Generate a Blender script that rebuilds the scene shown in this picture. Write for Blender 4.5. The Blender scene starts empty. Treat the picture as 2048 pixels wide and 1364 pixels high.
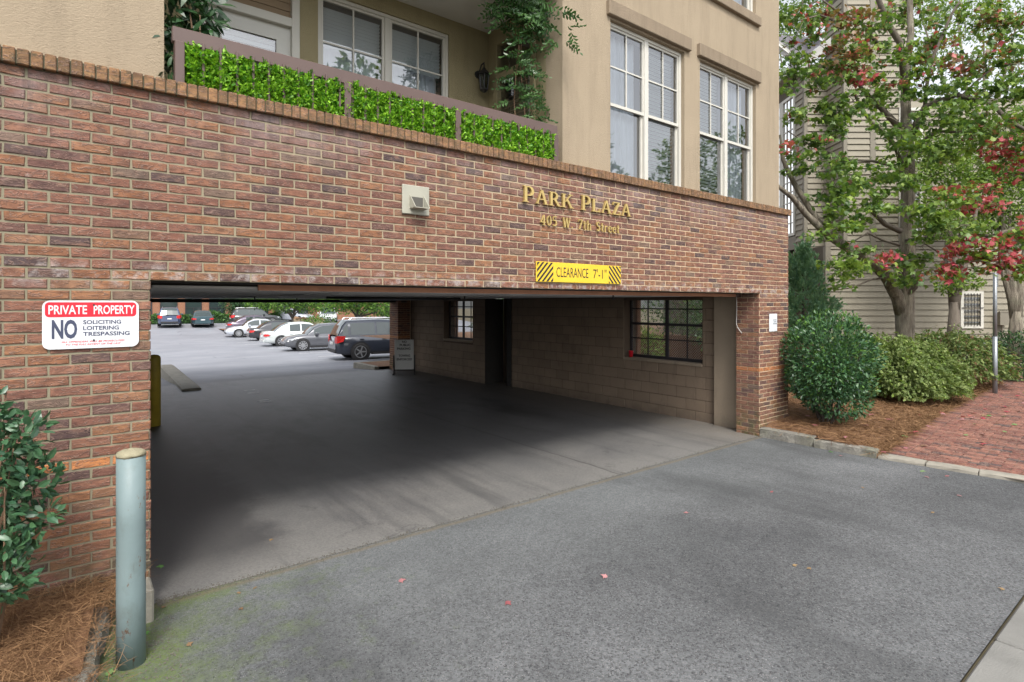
import bpy, math, random
import numpy as np
from mathutils import Vector, Matrix

R = math.radians
rng = random.Random(7)
nr = np.random.default_rng(11)
C = bpy.context.scene.collection
SC = bpy.context.scene

# ---------------------------------------------------------------- camera
CAMH = 2.058
TH = 0.66533                       # the lens looks this far to the right of the street front's normal
FWD = Vector((math.sin(TH), math.cos(TH), 0)); RGT = Vector((math.cos(TH), -math.sin(TH), 0))
cd = bpy.data.cameras.new('camera'); cam = bpy.data.objects.new('camera', cd); C.objects.link(cam)
cam.location = (0, 0, CAMH); cam.rotation_euler = (R(90), 0, -TH)
cd.sensor_width = 36; cd.lens = 20.0; cd.shift_y = -0.0366
cd.clip_start = 0.05; cd.clip_end = 1500
SC.camera = cam

# ---------------------------------------------------------------- sky, sun, exposure
SUN_EL, SUN_AZ = R(52), R(205)     # azimuth clockwise from +Y
w = bpy.data.worlds.new('World'); SC.world = w; w.use_nodes = True
wn = w.node_tree; wn.nodes.clear()
sky = wn.nodes.new('ShaderNodeTexSky'); sky.sky_type = 'NISHITA'; sky.sun_disc = False
sky.sun_elevation = SUN_EL; sky.sun_rotation = SUN_AZ
sky.air_density = 1.0; sky.dust_density = 3.0; sky.ozone_density = 1.0
hs = wn.nodes.new('ShaderNodeHueSaturation'); hs.inputs['Saturation'].default_value = 0.22
bg = wn.nodes.new('ShaderNodeBackground'); bg.inputs['Strength'].default_value = 0.15
wo = wn.nodes.new('ShaderNodeOutputWorld')
wn.links.new(sky.outputs[0], hs.inputs['Color']); wn.links.new(hs.outputs[0], bg.inputs[0]); wn.links.new(bg.outputs[0], wo.inputs[0])
sd = bpy.data.lights.new('sun', 'SUN'); sd.energy = 1.2; sd.angle = R(14); sd.color = (1.0, 0.95, 0.88)
sun = bpy.data.objects.new('sun', sd); C.objects.link(sun)
sv = Vector((math.sin(SUN_AZ) * math.cos(SUN_EL), math.cos(SUN_AZ) * math.cos(SUN_EL), math.sin(SUN_EL)))
sun.rotation_euler = sv.to_track_quat('Z', 'Y').to_euler(); sun.location = (0, -20, 30)
SC.view_settings.view_transform = 'Standard'; SC.view_settings.look = 'None'
SC.view_settings.exposure = 1.15; SC.view_settings.gamma = 1; SC.view_settings.use_curve_mapping = False
SC.render.engine = 'CYCLES'
SC.cycles.use_denoising = True; SC.cycles.diffuse_bounces = 6; SC.cycles.transparent_max_bounces = 24
SC.cycles.caustics_reflective = False; SC.cycles.caustics_refractive = False

# ---------------------------------------------------------------- helpers
def cf(a, b, z):                   # a metres right of and b metres ahead of the tripod
    p = RGT * a + FWD * b
    return Vector((p.x, p.y, z))
def at(x, y, d):                   # point seen at photo pixel (x, y), d metres ahead
    return cf((x - 1024) / 1137.8 * d, d, CAMH + (607 - y) / 1137.8 * d)
def wpos(o):
    p = Vector((0, 0, 0))
    while o is not None:
        p = p + o.location; o = o.parent
    return p
def tag(o, label=None, cat=None, group=None, kind=None):
    if label: o['label'] = label
    if cat: o['category'] = cat
    if group: o['group'] = group
    if kind: o['kind'] = kind
    return o
def thing(name, label, cat, loc=(0, 0, 0), group=None, rz=0):
    o = bpy.data.objects.new(name, None); C.objects.link(o); o.location = loc; o.rotation_euler = (0, 0, rz)
    o.empty_display_size = 0.2
    return tag(o, label, cat, group)
def link(name, me, parent=None, loc=(0, 0, 0), mats=()):
    o = bpy.data.objects.new(name, me); C.objects.link(o); o.parent = parent; o.location = loc
    for m in mats: me.materials.append(m)
    return o

class MB:
    """collects shapes (world coordinates), links them as one mesh object"""
    def __init__(s): s.v = []; s.f = []; s.m = []; s.t = []; s.cm = 0; s.ct = 0.5
    def add(s, vs, fs):
        o = len(s.v); s.v += [tuple(p) for p in vs]
        for f in fs: s.f.append([i + o for i in f]); s.m.append(s.cm); s.t.append(s.ct)
        return s
    def box(s, x0, x1, y0, y1, z0, z1):
        return s.add([(x0,y0,z0),(x1,y0,z0),(x1,y1,z0),(x0,y1,z0),(x0,y0,z1),(x1,y0,z1),(x1,y1,z1),(x0,y1,z1)],
            [(0,3,2,1),(4,5,6,7),(0,1,5,4),(1,2,6,5),(2,3,7,6),(3,0,4,7)])
    def bbox(s, x0, x1, y0, y1, z0, z1, b=0.005):      # box with chamfered edges
        vs = []; idx = {}
        for ax in range(3):
            for sx in (0, 1):
                for sy in (0, 1):
                    for sz in (0, 1):
                        sg = (sx, sy, sz)
                        p = []
                        for k, (lo, hi) in enumerate(((x0, x1), (y0, y1), (z0, z1))):
                            q = hi if sg[k] else lo
                            if k != ax: q += -b if sg[k] else b
                            p.append(q)
                        idx[(ax,) + sg] = len(vs); vs.append(tuple(p))
        fs = []
        I = lambda ax, *sg: idx[(ax,) + tuple(sg)]
        for ax in range(3):
            for sd_ in (0, 1):
                def g(u, v):
                    q = [0, 0, 0]; q[ax] = sd_; q[(ax + 1) % 3] = u; q[(ax + 2) % 3] = v; return I(ax, *q)
                fs.append((g(0,0), g(1,0), g(1,1), g(0,1)) if sd_ else (g(0,0), g(0,1), g(1,1), g(1,0)))
        for ax in range(3):                            # edges along ax
            b1, b2 = (ax + 1) % 3, (ax + 2) % 3
            for u in (0, 1):
                for v in (0, 1):
                    def g(face, e):
                        q = [0, 0, 0]; q[ax] = e; q[b1] = u; q[b2] = v; return I(face, *q)
                    fs.append((g(b1,0), g(b1,1), g(b2,1), g(b2,0)))
        for sx in (0, 1):
            for sy in (0, 1):
                for sz in (0, 1): fs.append((I(0,sx,sy,sz), I(1,sx,sy,sz), I(2,sx,sy,sz)))
        return s.add(vs, fs)
    def prism(s, poly, y0, y1):                        # (x, z) outline extruded along y
        n = len(poly)
        vs = [(x, y0, z) for x, z in poly] + [(x, y1, z) for x, z in poly]
        return s.add(vs, [tuple(range(n)), tuple(range(2*n-1, n-1, -1))] + [((i+1) % n, i, n+i, n+(i+1) % n) for i in range(n)])
    def obox(s, o, ux, uy, uz):                        # box from corner o along three vectors
        o, ux, uy, uz = map(Vector, (o, ux, uy, uz))
        vs = [o, o+ux, o+ux+uy, o+uy, o+uz, o+ux+uz, o+ux+uy+uz, o+uy+uz]
        return s.add(vs, [(0,3,2,1),(4,5,6,7),(0,1,5,4),(1,2,6,5),(2,3,7,6),(3,0,4,7)])
    def tube(s, pts, rad, n=8, cap=True):
        pts = [Vector(p) for p in pts]
        if not hasattr(rad, '__len__'): rad = [rad] * len(pts)
        vs, fs = [], []; prev = None
        for i, p in enumerate(pts):
            t = (pts[min(i+1, len(pts)-1)] - pts[max(i-1, 0)]).normalized()
            if prev is None:
                a = Vector((0,0,1)) if abs(t.z) < 0.9 else Vector((1,0,0))
                u = t.cross(a).normalized()
            else:
                u = (prev - t * prev.dot(t)).normalized()
            prev = u; v = t.cross(u)
            for k in range(n):
                a = 2*math.pi*k/n; vs.append(p + (u*math.cos(a) + v*math.sin(a)) * rad[i])
            if i:
                for k in range(n):
                    k2 = (k+1) % n; fs.append(((i-1)*n+k, (i-1)*n+k2, i*n+k2, i*n+k))
        if cap:
            fs.append(tuple(range(n-1, -1, -1))); m = (len(pts)-1)*n; fs.append(tuple(range(m, m+n)))
        return s.add(vs, fs)
    def lathe(s, prof, c, n=20, axis=2):               # (radius, height) profile about an axis through c
        vs, fs = [], []
        for r, h in prof:
            for k in range(n):
                a = 2*math.pi*k/n; q = [r*math.cos(a), r*math.sin(a), h]
                if axis == 1: q = [q[0], q[2], -q[1]]
                if axis == 0: q = [q[2], q[0], q[1]]
                vs.append((c[0]+q[0], c[1]+q[1], c[2]+q[2]))
        for i in range(len(prof)-1):
            for k in range(n):
                k2 = (k+1) % n; fs.append((i*n+k, i*n+k2, (i+1)*n+k2, (i+1)*n+k))
        fs.append(tuple(range(n-1, -1, -1))); m = (len(prof)-1)*n; fs.append(tuple(range(m, m+n)))
        return s.add(vs, fs)
    def build(s, name, mats, parent=None, smooth=False, kind=None, label=None, local=False):
        off = Vector((0,0,0)) if local or parent is None else wpos(parent)
        me = bpy.data.meshes.new(name)
        me.from_pydata([(a-off.x, b-off.y, c-off.z) for a, b, c in s.v], [], s.f)
        if not isinstance(mats, (list, tuple)): mats = [mats]
        for m in mats: me.materials.append(m)
        me.polygons.foreach_set('material_index', s.m)
        at_ = me.attributes.new('tint', 'FLOAT', 'FACE'); at_.data.foreach_set('value', s.t)
        if smooth: me.polygons.foreach_set('use_smooth', [len(f) <= 4 for f in s.f])
        me.update()
        o = link(name, me, parent)
        if kind: o['kind'] = kind
        if label: o['label'] = label
        return o

def npmesh(name, V, L, tot, midx=None, tint=None):
    me = bpy.data.meshes.new(name)
    me.vertices.add(len(V)); me.vertices.foreach_set('co', np.asarray(V, np.float32).ravel())
    me.loops.add(len(L)); me.loops.foreach_set('vertex_index', np.asarray(L, np.int32))
    me.polygons.add(len(tot)); st = np.concatenate([[0], np.cumsum(tot)[:-1]]).astype(np.int32)
    me.polygons.foreach_set('loop_start', st)
    if midx is not None: me.polygons.foreach_set('material_index', np.asarray(midx, np.int32))
    if tint is not None:
        a = me.attributes.new('tint', 'FLOAT', 'FACE'); a.data.foreach_set('value', np.asarray(tint, np.float32))
    me.update(calc_edges=True)
    return me
def scatter(name, leaf, M, P, mats, parent=None, midx=None, kind=None, tint=None):
    bv = np.asarray(leaf[0], float); bf = leaf[1]; N = len(P)
    off = np.array(wpos(parent)) if parent is not None else np.zeros(3)
    V = (np.einsum('nij,vj->nvi', M, bv) + (np.asarray(P) - off)[:, None, :]).reshape(-1, 3)
    bl = np.array([i for f in bf for i in f]); bt = np.array([len(f) for f in bf])
    L = (bl[None, :] + (np.arange(N) * len(bv))[:, None]).ravel()
    me = npmesh(name, V, L, np.tile(bt, N), None if midx is None else np.repeat(midx, len(bf)),
                np.repeat(nr.random(N) if tint is None else tint, len(bf)))
    for m in mats: me.materials.append(m)
    o = link(name, me, parent)
    if kind: o['kind'] = kind
    return o
def frames(d, n, s=1.0):           # rotation matrices: x along d, z near n, scaled by s
    d = np.asarray(d, float); d = d / np.maximum(np.linalg.norm(d, axis=1, keepdims=True), 1e-6)
    y = np.cross(n, d); ln = np.linalg.norm(y, axis=1, keepdims=True)
    y = np.where(ln < 1e-3, np.array([[0.0, 1.0, 0.0]]), y / np.maximum(ln, 1e-6)); z = np.cross(d, y)
    return np.stack([d, y, z], axis=2) * np.asarray(s, float).reshape(-1, 1, 1)
def rdir(n, up=0.0, spread=1.0):
    v = nr.normal(size=(n, 3)) * spread; v[:, 2] += up
    return v / np.linalg.norm(v, axis=1, keepdims=True)
OVAL = ([(0,0,0),(.32,.24,.05),(.72,.2,.03),(1,0,-.08),(.72,-.2,.03),(.32,-.24,.05),(.34,0,0),(.74,0,-.02)],
        [(0,6,1),(1,6,7,2),(2,7,3),(0,5,6),(6,5,4,7),(7,4,3)])
BLADE = ([(0,0,0),(.45,.09,.02),(1,0,-.05),(.45,-.09,.02)], [(0,3,1),(3,2,1)])
QUAD = ([(0,0,0),(.5,.22,.04),(1,0,-.06),(.5,-.22,.04)], [(0,3,2),(0,2,1)])
MAPLE = ([(0,0,0),(.18,.30,-.02),(-.02,.44,-.06),(.30,.24,0),(.42,.56,-.1),(.50,.25,0),(.66,.16,0),(1.0,0,-.12),
          (.66,-.16,0),(.50,-.25,0),(.42,-.56,-.1),(.30,-.24,0),(-.02,-.44,-.06),(.18,-.30,-.02),(.4,0,.03)],
         [(0,14,1),(1,14,3),(1,3,2),(3,14,5),(3,5,4),(5,14,6),(6,14,7),(7,14,8),(8,14,9),(9,14,11),(9,11,10),(11,14,13),(11,13,12),(13,14,0)])

# ---------------------------------------------------------------- materials
class G:
    def __init__(s, name):
        s.m = bpy.data.materials.new(name); s.m.use_nodes = True; s.t = s.m.node_tree; s.t.nodes.clear()
        s.out = s.n('OutputMaterial')
    def n(s, kind, **kw):
        o = s.t.nodes.new('ShaderNode' + kind)
        for k, v in kw.items():
            if hasattr(o, k): setattr(o, k, v)
        return o
    def l(s, a, b): s.t.links.new(a, b)
    def put(s, inp, v):
        if hasattr(v, 'is_linked') or hasattr(v, 'links'): s.l(v, inp)
        elif isinstance(v, tuple) and len(v) == 3 and inp.type == 'RGBA': inp.default_value = v + (1,)
        else: inp.default_value = v
    def pos(s, sc=(1,1,1), rot=(0,0,0), loc=(0,0,0), obj=False):
        g = s.n('TexCoord').outputs['Object'] if obj else s.n('NewGeometry').outputs['Position']
        mp = s.n('Mapping'); s.l(g, mp.inputs[0]); mp.inputs['Scale'].default_value = sc; mp.inputs['Rotation'].default_value = rot; mp.inputs['Location'].default_value = loc
        return mp.outputs[0]
    def noise(s, scale, det=4, rough=.55, vec=None, dist=0, out='Fac'):
        n = s.n('TexNoise'); n.inputs['Scale'].default_value = scale; n.inputs['Detail'].default_value = det
        n.inputs['Roughness'].default_value = rough; n.inputs['Distortion'].default_value = dist
        s.l(vec if vec is not None else s.pos(), n.inputs['Vector'])
        return n.outputs[out]
    def vor(s, scale, vec=None, feature='F1', out='Distance'):
        n = s.n('TexVoronoi', feature=feature); n.inputs['Scale'].default_value = scale
        s.l(vec if vec is not None else s.pos(), n.inputs['Vector']); return n.outputs[out]
    def ramp(s, fac, stops, interp='LINEAR'):
        r = s.n('ValToRGB'); r.color_ramp.interpolation = interp; e = r.color_ramp.elements
        while len(e) < len(stops): e.new(0.5)
        for el, (p, c) in zip(e, stops):
            el.position = p; el.color = (c, c, c, 1) if not isinstance(c, tuple) else c + (1,)
        s.put(r.inputs[0], fac); return r.outputs[0]
    def math(s, op, a, b=0.0, clamp=False):
        m = s.n('Math', operation=op, use_clamp=clamp); s.put(m.inputs[0], a); s.put(m.inputs[1], b); return m.outputs[0]
    def mix(s, fac, a, b, mode='MIX'):
        m = s.n('MixRGB', blend_type=mode); s.put(m.inputs[0], fac); s.put(m.inputs[1], a); s.put(m.inputs[2], b); return m.outputs[0]
    def xyz(s):
        x = s.n('SeparateXYZ'); s.l(s.n('NewGeometry').outputs['Position'], x.inputs[0]); return x.outputs
    def attr(s, name='tint'):
        return s.n('Attribute', attribute_name=name).outputs['Fac']
    def bump(s, h, strength=.5, dist=.01, normal=None):
        b = s.n('Bump'); b.inputs['Strength'].default_value = strength; b.inputs['Distance'].default_value = dist
        s.put(b.inputs['Height'], h)
        if normal is not None: s.l(normal, b.inputs['Normal'])
        return b.outputs[0]
    def bsdf(s, col, rough=.7, metal=0, normal=None, spec=None, **kw):
        b = s.n('BsdfPrincipled'); s.put(b.inputs['Base Color'], col); s.put(b.inputs['Roughness'], rough); s.put(b.inputs['Metallic'], metal)
        if normal is not None: s.l(normal, b.inputs['Normal'])
        if spec is not None: s.put(b.inputs['Specular IOR Level'], spec)
        for k, v in kw.items(): s.put(b.inputs[k.replace('_', ' ')], v)
        s.l(b.outputs[0], s.out.inputs[0]); s.b = b; return s.m

def mul(c, k): return tuple(min(1, x*k) for x in c)
def plain(name, col, rough=.6, metal=0, var=.15, scale=6, bump=0, bscale=60, spec=None, dirt=0, **kw):
    g = G(name); n = g.noise(scale, 5)
    c = g.mix(n, mul(col, 1-var), mul(col, 1+var))
    if dirt:
        d = g.ramp(g.noise(scale*.6, 6, .65), [(.45, 0.0), (.75, 1.0)]); c = g.mix(g.math('MULTIPLY', d, dirt), c, mul(col, .45))
    nm = g.bump(g.noise(bscale, 4), bump, .01) if bump else None
    return g.bsdf(c, g.ramp(g.noise(scale*2, 3), [(.3, max(0, rough-.08)), (.7, min(1, rough+.08))]), metal, nm, spec, **kw)
def leafmat(name, c0, c1, rough=.45, trans=.3, spec=.4):
    g = G(name); t = g.attr()
    col = g.ramp(t, [(0, c0), (1, c1)]); col = g.mix(g.noise(9, 3), g.mix(.35, col, (0,0,0), 'MIX'), col)
    b = g.n('BsdfPrincipled'); g.put(b.inputs['Base Color'], col); g.put(b.inputs['Roughness'], rough); g.put(b.inputs['Specular IOR Level'], spec)
    tr = g.n('BsdfTranslucent'); g.l(g.mix(1, col, (1.0, 1.1, .55), 'MULTIPLY'), tr.inputs[0])
    mx = g.n('MixShader'); mx.inputs[0].default_value = trans; g.l(b.outputs[0], mx.inputs[1]); g.l(tr.outputs[0], mx.inputs[2])
    g.l(mx.outputs[0], g.out.inputs[0]); return g.m
def glass(name, tint=(.85,.9,.92), base=.06):
    g = G(name); fr = g.n('Fresnel'); fr.inputs[0].default_value = 1.52
    f = g.math('ADD', fr.outputs[0], base, True)
    gl = g.n('BsdfGlossy'); gl.inputs['Roughness'].default_value = .015; gl.inputs[0].default_value = (1,1,1,1)
    nb = g.bump(g.noise(1.2, 2), .05, .02); g.l(nb, gl.inputs['Normal'])
    tr = g.n('BsdfTransparent'); tr.inputs[0].default_value = tint + (1,)
    mx = g.n('MixShader'); g.l(f, mx.inputs[0]); g.l(tr.outputs[0], mx.inputs[1]); g.l(gl.outputs[0], mx.inputs[2])
    g.l(mx.outputs[0], g.out.inputs[0]); return g.m

def brickmat(name, stops, stain=True):
    g = G(name); t = g.attr()
    base = g.ramp(t, stops)
    pv = g.pos((1, 1, 2.6))
    mott = g.noise(14, 6, .65, pv)
    c = g.mix(g.ramp(mott, [(.3, .95), (.68, 0.0)]), base, g.mix(1, base, (.42, .40, .46), 'MULTIPLY'))
    c = g.mix(g.ramp(g.noise(9, 5, .6, g.pos((1, 1, 1.8), loc=(3, 1, 7))), [(.55, 0.0), (.72, .45)]), c, mul((.50, .27, .17), .85))
    # folds of the sand-struck face: thin ridges, their highlight and shadow lines painted in
    r1 = g.noise(11, 3, .5, g.pos((1, 1, 3.2), rot=(0, R(6), 0), loc=(9, 2, 1)), 1.1)
    fold = g.math('ABSOLUTE', g.math('SUBTRACT', r1, .5)); ridge = g.ramp(fold, [(0, 1.0), (.035, 0.0)])
    c = g.mix(g.math('MULTIPLY', ridge, .55), c, (.50, .33, .25))
    sh = g.noise(11, 3, .5, g.pos((1, 1, 3.2), rot=(0, R(6), 0), loc=(9, 2, 1.006)), 1.1)
    low = g.ramp(g.math('ABSOLUTE', g.math('SUBTRACT', sh, .5)), [(0, 1.0), (.03, 0.0)])
    c = g.mix(g.math('MULTIPLY', low, .6), c, (.05, .035, .035))
    if stain:                                          # lime bloom under the coping, in streaks of its own
        x, y, z = g.xyz()
        top = g.math('MULTIPLY', g.ramp(g.math('DIVIDE', z, 4.0), [(.74, 0.0), (.86, 1.0)]), g.ramp(g.noise(2.2, 5, .7), [(.42, 0.0), (.68, 1.0)]))
        c = g.mix(g.math('MULTIPLY', top, .55), c, (.34, .29, .29))
        wh = g.ramp(g.noise(5, 7, .75, g.pos(loc=(5, 5, 0))), [(.64, 0.0), (.72, .5)])
        gr = g.math('MULTIPLY', g.ramp(g.noise(2.6, 6, .7, g.pos((3.2, 1, .28), loc=(1, 0, 4))), [(.50, 0.0), (.72, 1.0)]), g.ramp(g.math('DIVIDE', z, 4.0), [(.70, .12), (.87, .85)]))
        c = g.mix(gr, c, (.062, .056, .050))
        lo = g.math('MULTIPLY', g.ramp(g.math('DIVIDE', z, 2.0), [(.06, .9), (.30, 0.0)]), g.ramp(g.noise(7, 6, .7), [(.40, 0.0), (.62, 1.0)])); c = g.mix(lo, c, (.085, .095, .04))
        ef = g.math('MULTIPLY', g.ramp(g.math('ABSOLUTE', g.math('SUBTRACT', z, 2.25)), [(.02, .7), (.10, 0.0)]), g.ramp(g.noise(9, 6, .7), [(.48, 0.0), (.62, 1.0)])); c = g.mix(ef, c, (.44, .40, .38))
        c = g.mix(g.math('MULTIPLY', wh, g.ramp(g.math('DIVIDE', z, 4.0), [(.5, .25), (.8, 1.0)])), c, (.55, .50, .48))
    h = g.math('ADD', g.math('MULTIPLY', ridge, .55), g.math('MULTIPLY', g.noise(70, 5, .7), .8))
    return g.bsdf(c, .82, 0, g.bump(h, .9, .006), .25)
BR_STOPS = [(0, (.115, .08, .076)), (.07, (.15, .092, .08)), (.16, (.22, .108, .08)), (.42, (.27, .125, .083)), (.62, (.30, .149, .10)),
            (.8, (.295, .138, .074)), (.92, (.355, .175, .09)), (1, (.20, .145, .11))]
M = {}
M['brick'] = brickmat('brick', BR_STOPS)
M['bandbrick'] = brickmat('orange_brick', [(0, (.52, .20, .075)), (1, (.62, .26, .10))], False)
M['capbrick'] = brickmat('coping_brick', [(0, (.21, .125, .065)), (.5, (.30, .175, .088)), (1, (.36, .20, .095))], False)
_t = M['capbrick'].node_tree; _b = [n for n in _t.nodes if n.type == 'BSDF_PRINCIPLED'][0]; _src = _b.inputs['Base Color'].links[0].from_socket
_n = _t.nodes.new('ShaderNodeTexNoise'); _n.inputs['Scale'].default_value = 26; _n.inputs['Detail'].default_value = 7; _n.inputs['Roughness'].default_value = .75
_g = _t.nodes.new('ShaderNodeNewGeometry'); _t.links.new(_g.outputs['Position'], _n.inputs['Vector'])
_r = _t.nodes.new('ShaderNodeValToRGB'); _r.color_ramp.elements[0].position = .50; _r.color_ramp.elements[0].color = (0, 0, 0, 1); _r.color_ramp.elements[1].position = .66; _r.color_ramp.elements[1].color = (.8, .8, .8, 1); _t.links.new(_n.outputs['Fac'], _r.inputs[0])
_m = _t.nodes.new('ShaderNodeMixRGB'); _t.links.new(_r.outputs[0], _m.inputs[0]); _t.links.new(_src, _m.inputs[1]); _m.inputs[2].default_value = (.07, .065, .04, 1); _t.links.new(_m.outputs[0], _b.inputs['Base Color'])
M['oldbrick'] = brickmat('far_brick', [(0, (.30, .14, .08)), (1, (.45, .22, .12))], False)
g = G('mortar'); x, y, z = g.xyz()
c = g.mix(g.ramp(g.math('DIVIDE', x, 9.0), [(.0, 0.0), (.6, 1.0)]), (.27, .245, .175), (.58, .45, .31))
c = g.mix(g.noise(20, 5), g.mix(1, c, (.78, .78, .76), 'MULTIPLY'), c)
M['mortar'] = g.bsdf(c, .95, 0, g.bump(g.noise(160, 4, .7), .6, .004), .1)
M['capjoint'] = plain('coping_joint', (.10, .095, .06), .95, var=.4, scale=20)

def stucco(name, col):
    g = G(name); c = g.mix(g.noise(1.3, 5, .6), mul(col, .86), mul(col, 1.08))
    st = g.noise(3, 6, .7, g.pos((2.4, 2.4, .35)))
    c = g.mix(g.ramp(st, [(.48, 0.0), (.76, .5)]), c, mul(col, .62))
    h = g.math('ADD', g.noise(55, 5, .7, g.pos((1, 1, 2), rot=(0, R(20), 0))), g.math('MULTIPLY', g.noise(160, 3), .4))
    return g.bsdf(c, .92, 0, g.bump(h, .75, .01), .15)
M['stucco'] = stucco('stucco', (.365, .297, .212))
M['stuccoin'] = stucco('balcony_stucco', (.33, .285, .17))
M['trimstucco'] = stucco('window_head_stucco', (.27, .215, .155))
M['ceilw'] = plain('balcony_ceiling_paint', (.62, .60, .56), .9, var=.06)
M['white'] = plain('white_vinyl', (.56, .545, .49), .45, var=.05, dirt=.10)
M['whitetrim'] = plain('white_trim', (.46, .45, .42), .6, var=.06, dirt=.2)
M['glass'] = glass('window_glass', base=.19)
M['glassdark'] = glass('tinted_car_glass', (.35, .42, .42), .08)
M['blind'] = plain('blind_slats', (.88, .90, .90), .6, var=.04)
M['brownshade'] = plain('brown_shade', (.26, .19, .12), .8, var=.1)
M['curtain'] = plain('net_curtain', (.72, .74, .80), .9, var=.08)
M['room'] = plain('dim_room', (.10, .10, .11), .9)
M['rail'] = plain('mauve_painted_rail', (.112, .073, .064), .5, var=.12, dirt=.2)
M['black'] = plain('black_metal', (.018, .018, .02), .5, var=.3)
M['darkbar'] = plain('dark_steel', (.025, .022, .026), .6, var=.3)
M['rustmesh'] = plain('galvanised_mesh', (.42, .39, .35), .6, .3, var=.3)
M['gold'] = plain('brass_letters', (.62, .46, .18), .42, .55, var=.18, scale=14, bump=.1)
M['orangesteel'] = plain('primed_lintel', (.66, .33, .21), .75, var=.2, scale=9, dirt=.3, bump=.2)
M['ceil'] = plain('carport_ceiling', (.78, .78, .78), .8, var=.15, scale=2, dirt=.4)
M['batten'] = plain('white_batten', (.66, .66, .66), .7)
M['shadeblack'] = plain('shade_black', (.022, .020, .018), .95, var=.3)  # near-black: shade of the recess and lintel underside put into the colour
def blockmat(name, col):
    g = G(name); t = g.attr(); c = g.mix(t, mul(col, .88), mul(col, 1.12))
    c = g.mix(g.noise(1.1, 6, .65), mul(col, .6), c)
    st = g.ramp(g.noise(4, 6, .7, g.pos((1, 1, .4))), [(.55, 0.0), (.78, .6)]); c = g.mix(st, c, mul(col, .4))
    x, y, z = g.xyz(); ft = g.math('MULTIPLY', g.ramp(g.math('DIVIDE', z, 2), [(0, .8), (.12, 0.0)]), g.noise(6, 5)); c = g.mix(ft, c, (.05, .045, .04))
    return g.bsdf(c, .85, 0, g.bump(g.noise(90, 5, .7), .5, .006), .2)
M['block'] = blockmat('painted_block', (.27, .205, .15))
M['blockjoint'] = blockmat('block_joint', (.135, .10, .074))
M['pilaster'] = blockmat('painted_render', (.34, .275, .205))
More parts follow.
